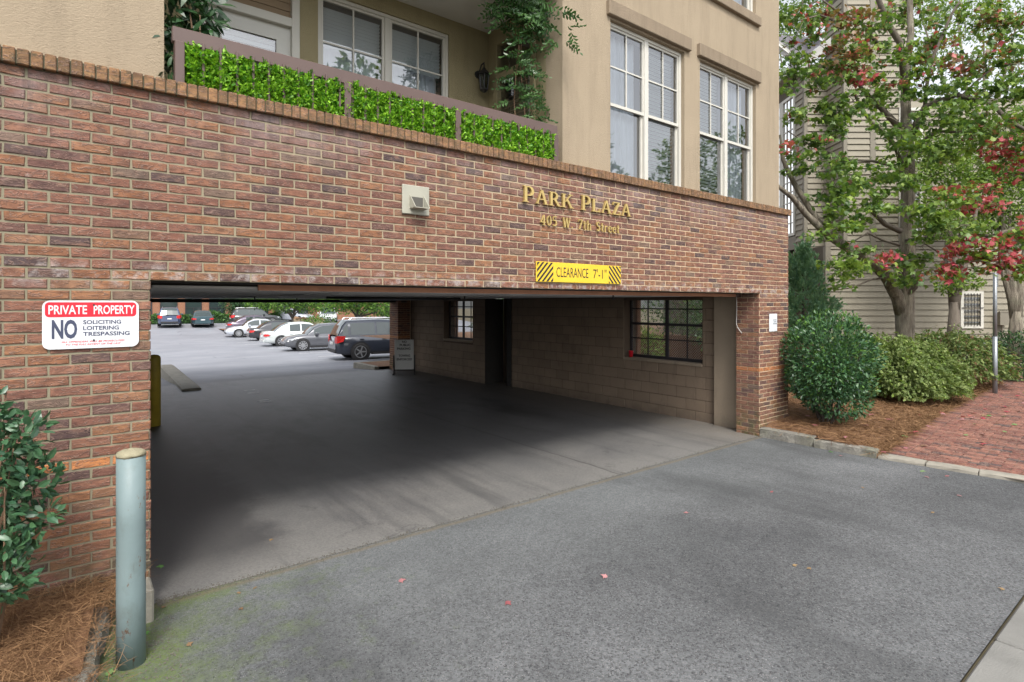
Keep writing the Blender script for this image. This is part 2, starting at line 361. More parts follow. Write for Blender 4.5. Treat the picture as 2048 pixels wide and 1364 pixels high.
# ================================================================ ground
def asphalt(name, dark, light, speck, front=False, tunnel=False, lot=False):
    g = G(name); x, y, z = g.xyz()
    c = g.mix(g.noise(.9, 6, .65), dark, light)
    c = g.mix(g.ramp(g.noise(.35, 5, .6, g.pos(loc=(4, 2, 0))), [(.35, .5), (.65, 0.0)]), c, mul(dark, .7))
    nm = None
    v1 = g.vor(92); v2 = g.vor(190, g.pos(loc=(2, 3, 0)))
    cell = g.vor(92, None, 'F1', 'Color')
    if front:
        stone = g.ramp(v1, [(.0, 1.0), (.33, 0.0)])
        pick = g.n('SeparateXYZ'); g.l(cell, pick.inputs[0])
        c = g.mix(1, c, g.ramp(pick.outputs[2], [(.0, (.50, .50, .51)), (.5, (.95, .95, .95)), (1, (1.18, 1.18, 1.17))]), 'MULTIPLY')
        br = g.ramp(pick.outputs[0], [(.40, 0.0), (.8, 1.0)])
        c = g.mix(g.math('MULTIPLY', stone, g.math('MULTIPLY', br, .95)), c, speck)
        dk = g.ramp(pick.outputs[1], [(.55, 0.0), (.8, .7)])
        c = g.mix(g.math('MULTIPLY', dk, stone), c, mul(dark, .35))
        cell3 = g.n('SeparateXYZ'); g.l(g.vor(42, g.pos(loc=(1, 4, 0)), 'F1', 'Color'), cell3.inputs[0]); c = g.mix(1, c, g.ramp(cell3.outputs[0], [(0, (.84, .84, .84)), (.5, (1, 1, 1)), (1, (1.12, 1.12, 1.12))]), 'MULTIPLY')
        pt = g.noise(.42, 6, .68, g.pos((1, 1.5, 1), loc=(3, 9, 0))); c = g.mix(1, c, g.ramp(pt, [(.34, (.70, .70, .71)), (.52, (.95, .95, .95)), (.68, (1.15, 1.15, 1.15))]), 'MULTIPLY')
        fr_ = g.math('ADD', g.math('DIVIDE', y, 4.6), g.math('MULTIPLY', g.math('SUBTRACT', g.noise(.8, 5, .65), .5), .5)); c = g.mix(g.ramp(fr_, [(.55, 0.0), (1.0, .22)]), c, (.25, .272, .268))
        # tyre-worn curve and oil
        tr = g.noise(.55, 4, .6, g.pos((1.6, .5, 1), rot=(0, 0, R(-30)), loc=(7, 1, 0)))
        c = g.mix(g.ramp(tr, [(.53, 0.0), (.68, .6)]), c, mul(dark, .5))
        # moss near the left kerb, ragged
        dx = g.math('ADD', g.math('SUBTRACT', x, .55), g.math('MULTIPLY', g.math('SUBTRACT', 4.1, y), -.35))
        band = g.math('MULTIPLY', g.ramp(g.math('SUBTRACT', 4.60, y), [(.02, 1.0), (.55, 0.0)]), g.ramp(g.math('DIVIDE', x, 4.0), [(.10, 1.0), (.42, 0.0)]))
        kerbs = g.math('MULTIPLY', g.ramp(g.math('DIVIDE', x, 4.0), [(.07, 1.0), (.26, 0.0)]), g.ramp(g.math('DIVIDE', y, 5.0), [(.55, .0), (.68, .8)]))
        wide = g.math('MULTIPLY', g.ramp(g.math('DIVIDE', x, 4.0), [(.05, .55), (.62, 0.0)]), g.ramp(g.math('DIVIDE', y, 5.0), [(.4, .3), (.9, 1.0)]))
        cover = g.math('MAXIMUM', g.math('MAXIMUM', band, kerbs), wide)
        br_ = g.math('ADD', cover, g.math('MULTIPLY', g.math('SUBTRACT', g.noise(5, 7, .72), .5), 1.5))
        mm = g.math('MULTIPLY', g.ramp(br_, [(.22, 0.0), (.75, .92)]), g.ramp(g.noise(70, 5, .75), [(.36, .15), (.58, 1.0)]))
        c = g.mix(mm, c, g.mix(g.noise(9, 4), (.075, .115, .022), (.14, .19, .035)))
        silt2 = g.math('ADD', g.math('MULTIPLY', kerbs, .8), g.math('MULTIPLY', g.math('SUBTRACT', g.noise(3.3, 6, .7, g.pos(loc=(8, 1, 0))), .5), 1.7)); c = g.mix(g.ramp(silt2, [(.62, 0.0), (.95, .7)]), c, (.19, .155, .10))
        seam = g.math('ABSOLUTE', g.math('SUBTRACT', g.math('ADD', g.math('SUBTRACT', y, 4.53), g.math('MULTIPLY', g.math('SUBTRACT', g.noise(3, 5), .5), .05)), 0.0)); c = g.mix(g.ramp(seam, [(.0, .7), (.05, 0.0)]), c, (.16, .13, .085))
        nm = g.bump(g.math('ADD', stone, g.math('MULTIPLY', g.noise(240, 3), .6)), .9, .006)
    else:
        c = g.mix(g.ramp(v2, [(.0, .55), (.25, 0.0)]), c, speck)
        nm = g.bump(g.noise(170, 4, .7), .6, .004)
    if tunnel:
        # tan silt along the joint, lightened by painted daylight; near-black blotches further in
        e = g.math('ADD', g.math('DIVIDE', g.math('SUBTRACT', y, 4.6), 2.6), g.math('MULTIPLY', g.math('SUBTRACT', g.noise(1.2, 6, .65), .5), 1.3))
        silt_daylight = g.ramp(e, [(.0, .75), (.85, 0.0)])
        c = g.mix(silt_daylight, c, (.235, .226, .208))
        px_ = g.ramp(g.math('ADD', x, g.math('MULTIPLY', g.math('SUBTRACT', g.noise(2.5, 6, .7), .5), .5)), [(.0, 1.0), (1.0, 1.0)])
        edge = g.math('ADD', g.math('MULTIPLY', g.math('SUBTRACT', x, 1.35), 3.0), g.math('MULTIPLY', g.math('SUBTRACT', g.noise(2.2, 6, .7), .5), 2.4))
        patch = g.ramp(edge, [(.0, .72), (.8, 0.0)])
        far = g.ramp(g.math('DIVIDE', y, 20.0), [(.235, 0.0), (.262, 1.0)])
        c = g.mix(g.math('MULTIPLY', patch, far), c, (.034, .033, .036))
        blotch = g.ramp(g.noise(.7, 6, .7, g.pos((1.0, .45, 1), loc=(1.2, 6, 0))), [(.5, 0.0), (.66, .85)])
        c = g.mix(g.math('MULTIPLY', blotch, g.ramp(g.math('DIVIDE', y, 20.0), [(.3, 0.0), (.45, 1.0)])), c, (.016, .015, .017))
        rt = g.ramp(g.math('DIVIDE', x, 9.0), [(.80, 0.0), (.96, .7)]); c = g.mix(g.math('MULTIPLY', rt, g.noise(3, 5)), c, (.20, .165, .12))
        seam = g.math('ADD', g.math('ABSOLUTE', g.math('SUBTRACT', g.math('ADD', x, g.math('MULTIPLY', g.noise(1.1, 3), .12)), 5.32)), g.math('MULTIPLY', g.noise(14, 4), .012))
        c = g.mix(g.ramp(seam, [(.010, .85), (.022, 0.0)]), c, (.02, .02, .022))
        ck = g.vor(.55, g.pos(loc=(.3, .2, 0)), 'DISTANCE_TO_EDGE'); ck2 = g.math('ADD', ck, g.math('MULTIPLY', g.math('SUBTRACT', g.noise(4, 7, .75), .5), .16))
        c = g.mix(g.math('MULTIPLY', g.ramp(g.math('ABSOLUTE', ck2), [(.0, 1.0), (.006, 0.0)]), g.ramp(g.noise(1.6, 4), [(.48, 0.0), (.62, .6)])), c, (.018, .018, .02))
        c = g.mix(g.ramp(g.noise(46, 6, .75), [(.40, .35), (.58, 0.0)]), c, mul(dark, .55)); c = g.mix(g.ramp(g.vor(26, g.pos(loc=(5, 5, 0))), [(.03, .75), (.10, 0.0)]), c, (.30, .29, .26))
        ty = g.ramp(g.noise(1.2, 5, .65, g.pos((2.4, .22, 1), loc=(2, 0, 0))), [(.52, 0.0), (.70, .55)]); c = g.mix(ty, c, mul(dark, .6))
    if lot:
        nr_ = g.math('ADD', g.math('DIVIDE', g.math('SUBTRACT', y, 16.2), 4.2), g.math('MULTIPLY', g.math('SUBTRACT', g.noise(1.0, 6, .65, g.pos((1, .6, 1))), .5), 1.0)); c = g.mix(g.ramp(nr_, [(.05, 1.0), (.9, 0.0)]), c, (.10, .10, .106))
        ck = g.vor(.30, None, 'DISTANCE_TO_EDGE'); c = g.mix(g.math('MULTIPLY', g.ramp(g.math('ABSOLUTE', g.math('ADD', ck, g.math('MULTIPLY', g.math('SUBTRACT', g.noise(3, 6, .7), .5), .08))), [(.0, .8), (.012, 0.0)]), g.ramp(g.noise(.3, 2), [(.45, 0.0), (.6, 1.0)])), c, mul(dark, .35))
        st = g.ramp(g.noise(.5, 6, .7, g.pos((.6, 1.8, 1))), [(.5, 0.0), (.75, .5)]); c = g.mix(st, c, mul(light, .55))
    return g.bsdf(c, .62 if lot else (.5 if tunnel else .85), 0, nm, .5 if tunnel else .35)
M['asph'] = asphalt('coarse_driveway_asphalt', (.092, .096, .100), (.185, .191, .197), (.54, .50, .48), front=True)
M['asph_in'] = asphalt('smooth_carport_asphalt', (.082, .083, .087), (.150, .150, .153), (.26, .17, .165), tunnel=True)
M['asph_lot'] = asphalt('overbright_lot_asphalt', (.22, .23, .26), (.31, .32, .35), (.48, .50, .49), lot=True)  # paler base: overexposed glare and sky sheen put into the colour
M['earth'] = plain('earth', (.11, .09, .05), .95, var=.3, scale=1)
M['concrete'] = plain('kerb_concrete', (.29, .27, .225), .9, var=.2, scale=9, bump=.6, dirt=.55, bscale=90)
g = G('granite_kerb_stone'); c = g.mix(g.noise(40, 6, .75), (.09, .085, .075), (.40, .38, .33)); c = g.mix(g.ramp(g.noise(2.5, 5), [(.5, 0.0), (.75, .6)]), c, (.13, .14, .07))
M['granite'] = g.bsdf(c, .9, 0, g.bump(g.noise(30, 6, .7), 1.0, .02), .2)
M['gutter'] = plain('gutter_concrete', (.20, .198, .185), .92, var=.2, scale=5, bump=.5, dirt=.4, bscale=120)

def sheet(name, poly, z, mat):
    mb = MB(); mb.add([(x, y, z) for x, y in poly], [tuple(range(len(poly)))])
    return mb.build(name, mat, kind='structure')
sheet('ground', [(-250, -250), (300, -250), (300, 300), (-250, 300)], -1.2, M['earth'])
sheet('driveway', [(-14, .93), (8.68, .93), (8.60, 2.2), (8.5, 2.95), (8.45, 4.58), (-14, 4.58)], 0, M['asph'])
sheet('carport_floor', [(.40, 4.575), (9.0, 4.575), (9.0, 16.5), (.40, 16.5)], .004, M['asph_in'])
def lotz(Y):
    ks = [(14, 0), (16.5, 0), (20, -.20), (23, -.33), (31, -.50), (38, -.60), (50, -.70), (56, -.5), (62, -.06), (70, 0), (200, 0)]
    for (a, za), (b, zb) in zip(ks[:-1], ks[1:]):
        if Y <= b: t = max(0, (Y - a) / (b - a)); return za + (zb - za) * t
    return 0
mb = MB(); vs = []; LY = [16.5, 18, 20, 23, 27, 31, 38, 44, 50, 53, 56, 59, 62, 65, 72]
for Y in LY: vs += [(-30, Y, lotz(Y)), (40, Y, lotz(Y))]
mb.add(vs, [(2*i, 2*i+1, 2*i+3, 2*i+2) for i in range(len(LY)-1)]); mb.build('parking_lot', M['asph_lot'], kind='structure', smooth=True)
sheet('yard', [(8.9, 4.7), (40, 4.7), (40, 16.4), (8.9, 16.4)], -.02, M['earth'])
sheet('street', [(-60, -14), (60, -14), (60, -1.2), (-60, -1.2)], -.02, M['asph'])
# street gutter slabs, cut by open joints
gut = sheet('street_gutter', [(-30, -1.2), (60, -1.2), (60, .93), (-30, .93)], -.012, M['earth'])
xx = -14.0
for k in range(24):
    L = 1.42; mb = MB(); mb.bbox(xx + .008, xx + L - .008, -1.15, .915, -.10, .012 + rng.uniform(0, .005), .012); mb.build('concrete_slab', M['gutter'], gut); xx += L

# planting bed, rising gently towards the house
def edgeY(X): return 2.95 + .068 * (X - 8.72)
def bedz(X, Y):
    z = min(.75, .11 + .045 * max(0, Y - 3) + .016 * max(0, X - 9) + .02 * math.sin(X * 2.1) * math.sin(Y * 1.7))
    f = max(0, min(1, (Y - edgeY(X)) / .45)); f = f * f * (3 - 2 * f); t = max(0, min(1, (X - 8.7) / 3.2)); pv = .03 + .09 * t * t * (3 - 2 * t)
    if X < 8.62: z = min(z, .125)
    return pv + (z - pv) * f
M['mulch'] = plain('needle_litter_ground', (.20, .105, .055), .95, var=.6, scale=26, bump=1.0, dirt=.75, bscale=50)
def bedgrid(X0, X1, Yt, nx, ny):
    vs, fs = [], []
    for i in range(nx + 1):
        for j in range(ny + 1):
            X = X0 + (X1 - X0) * i / nx; Y = edgeY(X) + (Yt - edgeY(X)) * (j / ny) ** 1.3
            vs.append((X, Y, bedz(X, Y)))
    for i in range(nx):
        for j in range(ny):
            a = i * (ny + 1) + j; fs.append((a, a + ny + 1, a + ny + 2, a + 1))
    return vs, fs
mb = MB(); mb.add(*bedgrid(8.5, 9.38, 4.6, 8, 12)); mb.add(*bedgrid(9.38, 34, 22, 60, 40))
mb.build('planting_bed', M['mulch'], kind='structure', smooth=True)
def lbz(X, Y):
    f = max(0, min(1, (Y - 3.55) / .9)); return .085 + .16 * f * f * (3 - 2 * f)
def kline(Y): return .23 - .145 * (4.5 - Y)                 # outer face of the left kerb
mb = MB(); vs, fs = [], []
for i in range(15):
    for j in range(15):
        Y = 1.2 + 3.36 * j / 14; X1 = kline(Y) - .06; X = -3.2 + (X1 + 3.2) * i / 14; vs.append((X, Y, lbz(X, Y)))
for i in range(14):
    for j in range(14): a = i*15+j; fs.append((a, a+15, a+16, a+1))
mb.add(vs, fs); mb.build('left_planting_bed', M['mulch'], kind='structure', smooth=True)

# kerbs
def rough_stone(mb, p0, p1, wd, z0, z1, n=7, jit=.008):
    p0 = Vector(p0 + (0,)); p1 = Vector(p1 + (0,)); d = p1 - p0; nv = Vector((-d.y, d.x, 0)).normalized() * wd
    vs, fs = [], []
    for i in range(n + 1):
        t = i / n; q = p0 + d * t; e = .006 if i in (0, n) else 0
        for (o, z, j) in ((0, z0, 1), (0.02, (z0*.45+z1*.55), 1), (.06, z1 - .014, .7), (.2, z1, .4), (.9, z1, .4), (1, z1 - .02, .5), (1, z0, 0)):
            k = q + nv * o; vs.append((k.x + rng.uniform(-jit, jit) * j, k.y + rng.uniform(-jit, jit) * j, z - e + rng.uniform(-jit, jit) * .6 * j))
    m = 7
    for i in range(n):
        for j in range(m - 1): a = i*m+j; fs.append((a, a+m, a+m+1, a+1))
    fs.append(tuple(range(m))); fs.append(tuple(range(len(vs)-1, len(vs)-m-1, -1)))
    mb.add(vs, fs)
kb = MB(); kb.box(8.47, 8.57, 2.96, 4.54, -.04, .05); kerb = kb.build('right_kerb', M['granite'], kind='structure')
for (a, b, za, zb) in ((4.55, 3.76, .15, .14), (3.745, 2.96, .125, .10)):
    mb = MB(); rough_stone(mb, (8.42, a), (8.46 if b < 3 else 8.43, b), .15, -.03, (za+zb)/2, 9, .011); mb.build('kerb_stone', M['granite'], kerb)
kb = MB(); kb.box(8.63, 8.73, -1.0, 2.9, -.04, .005); kerb2 = kb.build('dropped_kerb', M['concrete'], kind='structure')
cv = [(8.47, 2.94), (8.53, 2.42), (8.58, 1.9), (8.67, 1.36), (8.82, .9), (9.1, .5)]
for p, q in zip(cv[:-1], cv[1:]):
    d = Vector(q) - Vector(p); q2 = Vector(p) + d * .97
    mb = MB(); rough_stone(mb, p, (q2.x, q2.y), .19, -.03, .05, 5, .004); mb.build('kerb_stone', M['concrete'], kerb2)
kb = MB(); kb.obox((kline(4.4)-.09, 4.4, -.04), (kline(2.6)-kline(4.4), -1.8, 0), (-.06, 0, 0), (0, 0, .1)); kerb3 = kb.build('left_kerb', M['granite'], kind='structure')
for (a, b) in ((4.50, 3.86), (3.80, 3.1), (3.08, 2.2)):
    mb = MB(); rough_stone(mb, (kline(b), b), (kline(a), a), .16, -.03, .115, 9, .011); mb.build('kerb_stone', M['granite'], kerb3)
mb = MB(); mb.bbox(.385, .452, 4.33, 4.56, -.02, .21, .012); mb.build('kerb_end_block', M['concrete'], kerb3)

# brick pavement
def pz(X):
    t = max(0, min(1, (X - 8.7) / 3.2)); return .045 + .09 * t * t * (3 - 2 * t)
M['paver'] = brickmat('paving_brick', [(0, (.10, .085, .085)), (.12, (.19, .09, .07)), (.4, (.255, .112, .085)), (.75, (.31, .14, .10)), (1, (.36, .18, .13))], False)
vs, fs = [], []
for i in range(41):
    X = 8.62 + (30 - 8.62) * i / 40
    for Y in (-1.1, edgeY(X)): vs.append((X, Y, pz(X) - .014))
for i in range(40): fs.append((2*i, 2*i+2, 2*i+3, 2*i+1))
mb = MB(); mb.add(vs, fs); pave = mb.build('brick_pavement', plain('jointing_sand', (.13, .10, .075), .95, var=.3, scale=30), kind='structure')
PV = []
for i in range(190):                                         # border course, set crosswise
    X = 8.66 + i * .106
    PV.append((X, X + .1, edgeY(X) - .208, edgeY(X) - .006))
cols = [8.76 + i * .106 for i in range(150)]
for i, X in enumerate(cols):
    Y = edgeY(X) - .216 - (i % 2) * .106; first = True
    if i % 2: PV.append((X, X + .1, Y + .006, Y + .106))
    while Y > -1.0:
        y0 = max(Y - .206, -1.1); PV.append((X, X + .1, y0, Y - .006)); Y -= .212
def inview(p):
    v = Vector(p) - cam.location; d = v.dot(FWD); a = v.dot(RGT); return d > .4 and abs(a / d) < .93
def skew(X, Y):                                              # follows the curving kerb
    return X
PV = [p for p in PV if not (p[0] < 8.95 and p[2] < 1.2) and not (p[0] < 9.4 and p[2] < .65)]
PV.sort(key=lambda p: (0 if inview(((p[0]+p[1])/2, (p[2]+p[3])/2, .05)) else 1, Vector(((p[0]+p[1])/2, (p[2]+p[3])/2, 0)).length))
def paver(mb, p):
    zt = pz(p[0]) + rng.uniform(-.003, .003); mb.ct = rng.random(); mb.bbox(p[0], p[1], p[2], p[3], zt - .05, zt, .006)
for p in PV[:300]:
    mb = MB(); paver(mb, p); mb.build('paver', M['paver'], pave)
mb = MB()
for p in PV[300:]: 
    if p[0] < 20: paver(mb, p)
mb.build('outer_pavers', M['paver'], pave, kind='stuff')

# ================================================================ apartment building
FY = 4.555; CH = .0677; LINT = 2.214
bld = thing('apartment_building', 'tan stucco apartment building over a red brick carport entrance', 'building', (4.5, 10.5, 0))
def brickpiece(mb, x0, x1, z0, z1, tint, y=FY, depth=.05, nx=4):
    """one sand-struck brick: uneven face, worn edges"""
    wd, ht = x1 - x0, z1 - z0; e = .004; jo = rng.uniform(-.002, .0025); fv = []; bk = []
    per = [(i / nx, 0) for i in range(nx)] + [(1, 0), (1, 1)] + [(1 - i / nx, 1) for i in range(1, nx)] + [(0, 1)]
    jf = [(rng.uniform(-.0022, .0022), rng.uniform(-.0018, .0018), rng.uniform(-.002, .002)) for _ in per]
    for (u, v), (jx, jz, jy) in zip(per, jf):
        ix = x0 + e + (wd - 2*e) * u; iz = z0 + e + (ht - 2*e) * v
        fv.append((ix + jx*.5, y + jo + jy, iz + jz))
        bk.append((x0 + wd*u + jx, y + jo + .006, z0 + ht*v + jz))
    n = len(per); back = [(a, y + depth, c) for a, b, c in bk]
    fs = []
    for i in range(nx):                                      # face strip
        a, b = i, i + 1; top = lambda k: (n - k) % n if k else n - 1
        def T(k): return n - 1 - k if k < nx else nx + 1
        fs.append((i, i + 1 if i + 1 < nx else nx, T(i + 1) if i + 1 < nx else nx + 1, T(i)))
    for i in range(n): j = (i + 1) % n; fs += [(n+i, n+j, j, i), (2*n+i, 2*n+j, n+j, n+i)]
    mb.ct = tint; mb.add(fv + bk + back, fs)

BR = []                                                      # (x0, x1, z0, z1, band)
X0W, X1W, JL, JR = -4.1, 9.356, .456, 8.438
BL = .2133
def course(k, xa, xb, keepend=True):
    z0 = LINT + k * CH; off = JL - (0 if k % 2 == 0 else BL / 2)
    i0 = math.floor((xa - off) / BL); X = off + i0 * BL
    while X < xb - .02:
        a, b = max(X, xa), min(X + BL - .0115, xb)
        if b - a > .03: BR.append((a, b, z0 + .0056, z0 + CH - .0056, k == -18))
        X += BL
for k in range(0, 19): course(k, X0W, X1W)
for k in range(-33, 0):
    course(k, X0W, JL); course(k, JR, X1W)
def bsize(b):
    p = Vector(((b[0]+b[1])/2, FY, (b[2]+b[3])/2)) - cam.location; d = p.dot(FWD); a = p.dot(RGT)
    if d < .5 or abs(a/d) > .93: return 0
    return (b[1]-b[0]) / d / d
BR.sort(key=bsize, reverse=True)
mb = MB(); W_ = .39
mb.box(X0W + .01, X1W - .01, FY + .0065, FY + W_, LINT + .003, 3.50)
mb.box(X0W + .01, JL - .008, FY + .0065, FY + W_, -.05, LINT + .003); mb.box(JR + .008, X1W - .008, FY + .0065, FY + W_, -.05, LINT + .003)
wall = mb.build('brick_wall', M['mortar'], bld)
nb = 0; rest = MB(); nband = 0
for b in BR:
    tint = rng.random()
    if b[4]:
        m_ = MB(); brickpiece(m_, b[0], b[1], b[2], b[3], tint); m_.build('band_brick', M['bandbrick'], wall)
    elif nb < 300:
        m_ = MB(); brickpiece(m_, b[0], b[1], b[2], b[3], tint); m_.build('brick', M['brick'], wall); nb += 1
    else: brickpiece(rest, b[0], b[1], b[2], b[3], tint)
# returns of the two piers (jamb faces) and of the right corner
def return_bricks(mb, X, out, Y0, Y1, k0, k1, band=True):
    for k in range(k0, k1):
        z0 = LINT + k * CH; Y = Y0 + .10 if k % 2 else Y0 + .205; ys = [Y0 + .012]
        while Y < Y1: ys.append(Y); Y += BL
        ys.append(Y1 + .01)
        for a, b in zip(ys[:-1], ys[1:]):
            if b - .01 - a < .03: continue
            mb.cm = 1 if k == -18 else 0; mb.ct = rng.random()
            j = rng.uniform(-.002, .002)
            if out < 0: mb.bbox(X + j, X + .05, a, b - .01, z0 + .0045, z0 + CH - .0045, .004)
            else: mb.bbox(X - .05, X + j, a, b - .01, z0 + .0045, z0 + CH - .0045, .004)
    mb.cm = 0
return_bricks(rest, JR, -1, FY, FY + W_, -33, 0); return_bricks(rest, JL, 1, FY, FY + W_, -33, 0); return_bricks(rest, X1W, 1, FY, FY + W_, -33, 19)
rest.build('brick_facing', [M['brick'], M['bandbrick']], wall, kind='stuff')
# coping of brick headers
mb = MB(); mb.box(X0W, X1W + .02, FY - .028, FY + .14, 3.502, 3.584); cop = mb.build('coping', M['capjoint'], bld)
X = X0W
while X < X1W + .02:
    m_ = MB(); m_.ct = rng.random(); j = rng.uniform(-.002, .002)
    vs0 = len(m_.v); m_.bbox(X, X + .0565, FY - .042 + j, FY + .15, 3.4985, 3.594 + rng.uniform(-.002, .002), .005)
    m_.build('coping_brick', M['capbrick'], cop); X += .0645
# lintel strip behind the brick face
mb = MB(); mb.box(1.243, 8.44, FY + W_ + .004, FY + W_ + .03, 2.165, 2.222); mb.build('lintel_plate', M['orangesteel'], bld)
mb = MB(); mb.box(JL - .008, JR + .008, FY + .04, FY + W_ - .02, LINT - .004, LINT + .002); mb.build('lintel_shade', M['shadeblack'], bld)  # black sheet under the lintel, its shade put into the colour

# carport: slab, ceiling panels, battens, beams
CZ = 2.185
mb = MB(); mb.box(-4.1, 9.25, 4.955, 16.42, 2.24, 2.94); mb.box(-4.1, JL + .0, 4.96, 16.42, -.05, 2.24); mb.build('carport_shell', M['shadeblack'], bld)
mb = MB(); mb.box(JL + .01, 8.6, 4.99, 16.38, CZ + .012, CZ + .03); cl = mb.build('carport_ceiling', M['shadeblack'], bld)
ys = [4.995, 6.2, 7.42, 8.64, 9.86, 11.08, 12.3, 13.52, 14.74, 15.95]; xs = [.5, 2.45, 4.9, 7.35, 8.58]
for i in range(len(ys) - 1):
    for j in range(len(xs) - 1):
        m_ = MB(); m_.box(xs[j] + .012, xs[j+1] - .012, ys[i] + .015, ys[i+1] - .015, CZ - rng.uniform(0, .006), CZ + .011); m_.build('ceiling_panel', M['ceil'], cl)
for j in (1, 2, 3):
    for i in range(len(ys) - 1):
        if rng.random() < .8:
            m_ = MB(); m_.box(xs[j] - .02, xs[j] + .02, ys[i] + .05, ys[i+1] - .3 * rng.random(), CZ - .016, CZ - .008); m_.build('batten', M['batten'], cl)
m_ = MB(); m_.box(.5, 8.0, 16.0, 16.36, 2.085, CZ - .01); m_.build('end_beam', M['shadeblack'], bld)
m_ = MB(); m_.tube([(3.5, 9.6, CZ - .03), (6.2, 9.6, CZ - .03)], .022, 8); m_.tube([(6.2, 9.6, CZ - .03), (6.2, 15.9, CZ - .03)], .022, 8); m_.build('ceiling_pipe', M['black'], cl)
for (X, Y, wh_) in ((2.6, 10.6, 'nearest the yellow bollard'), (4.2, 13.4, 'before the far left end of the black pipe'), (5.2, 7.9, 'under the street side of the black pipe'), (6.3, 12.6, 'in front of the dark wall recess'), (7.2, 14.8, 'above the sidewalk sign'), (6.6, 5.9, 'nearest the street entrance')):
    s_ = thing('fire_sprinkler', 'small dark ceiling sprinkler head ' + wh_, 'sprinkler', (X, Y, CZ - .06), 'sprinkler heads on the carport ceiling')
    m_ = MB(); m_.tube([(X, Y, CZ), (X, Y, CZ - .05)], .012, 6); m_.build('pipe', M['black'], s_)
    m_ = MB(); m_.lathe([(.006, 0), (.03, -.004), (.03, -.009), (.008, -.014)], (X, Y, CZ - .05), 8); m_.build('deflector', M['black'], s_)

# block side wall with two barred openings
wl = MB()
NX, FX = 8.70, 8.45
openings = [(NX, 5.73, 7.50, 1.0, 2.12), (FX, 12.45, 13.92, 1.06, 2.12)]
blk = []
def blockrun(Xf, Ya, Yb, holes):
    z = -.03; r = 0
    while z < 2.17:
        z1 = min(z + .2, 2.2); Y = Ya - (.2 if r % 2 else 0)
        while Y < Yb:
            segs = [(max(Y, Ya), min(Y + .4, Yb))]
            for (h0, h1, hz0, hz1) in holes:
                if z1 > hz0 + .02 and z < hz1 - .02:
                    ns = []
                    for a, b in segs:
                        if b <= h0 or a >= h1: ns.append((a, b)); continue
                        if a < h0: ns.append((a, h0))
                        if b > h1: ns.append((h1, b))
                    segs = ns
            for a, b in segs:
                if b - a > .03: blk.append((Xf, a, b, max(z, -.03), z1))
            Y += .4
        z += .2; r += 1
blockrun(NX, 5.47, 11.25, [(5.73, 7.50, 1.0, 2.12)]); blockrun(FX, 11.9, 15.85, [(12.45, 13.92, 1.06, 2.12)])
def holed(mb, Xa, Xb, Ya, Yb, h0, h1, z0, z1):
    mb.box(Xa, Xb, Ya, h0, -.05, 2.2); mb.box(Xa, Xb, h1, Yb, -.05, 2.2); mb.box(Xa, Xb, h0, h1, -.05, z0); mb.box(Xa, Xb, h0, h1, z1, 2.2)
holed(wl, NX + .004, 9.05, 5.0, 11.25, 5.735, 7.495, .995, 2.12); holed(wl, FX + .004, 8.80, 11.9, 16.4, 12.455, 13.915, 1.055, 2.12)
wl.box(9.05, 9.2, 11.25, 11.9, -.05, 2.2)
bw = wl.build('block_wall', M['blockjoint'], bld)
for (Xf, a, b, z0, z1) in blk:
    m_ = MB(); m_.ct = rng.random(); d = rng.uniform(0, .002); m_.bbox(Xf - .001 - d, Xf + .03, a + .004, b - .004, z0 + .004, z1 - .004, .005); m_.build('concrete_block', M['block'], bw)
m_ = MB(); m_.bbox(8.62, 9.2, 4.953, 5.46, -.05, 2.19, .006); m_.build('pilaster', M['pilaster'], bld)
m_ = MB(); m_.box(NX - .02, NX + .002, 11.1, 11.28, -.02, 2.18); m_.box(NX + .006, 9.05, 11.255, 11.26, -.02, 2.18); m_.box(FX + .006, 9.04, 11.888, 11.896, -.02, 2.18); m_.build('recess_shade', M['shadeblack'], bld)  # black strip and sheets at the niche, mostly standing for its shadow
# far brick pier
m_ = MB(); m_.box(8.01, 8.44, 15.86, 16.42, -.05, 2.2); pier = m_.build('brick_pier', M['mortar'], bld)
m_ = MB(); return_bricks(m_, 8.0, -1, 15.84, 16.42, -33, 0)
for k in range(-33, 0):
    z0 = LINT + k*CH; xs_ = [8.0, 8.205, 8.42] if k % 2 else [8.0, 8.1, 8.31, 8.42]
    for a, b in zip(xs_[:-1], xs_[1:]): m_.ct = rng.random(); m_.cm = 1 if k == -18 else 0; m_.bbox(a, b - .01, 15.845, 15.9, z0 + .0045, z0 + CH - .0045, .004)
m_.build('pier_bricks', [M['brick'], M['bandbrick']], pier, kind='stuff')
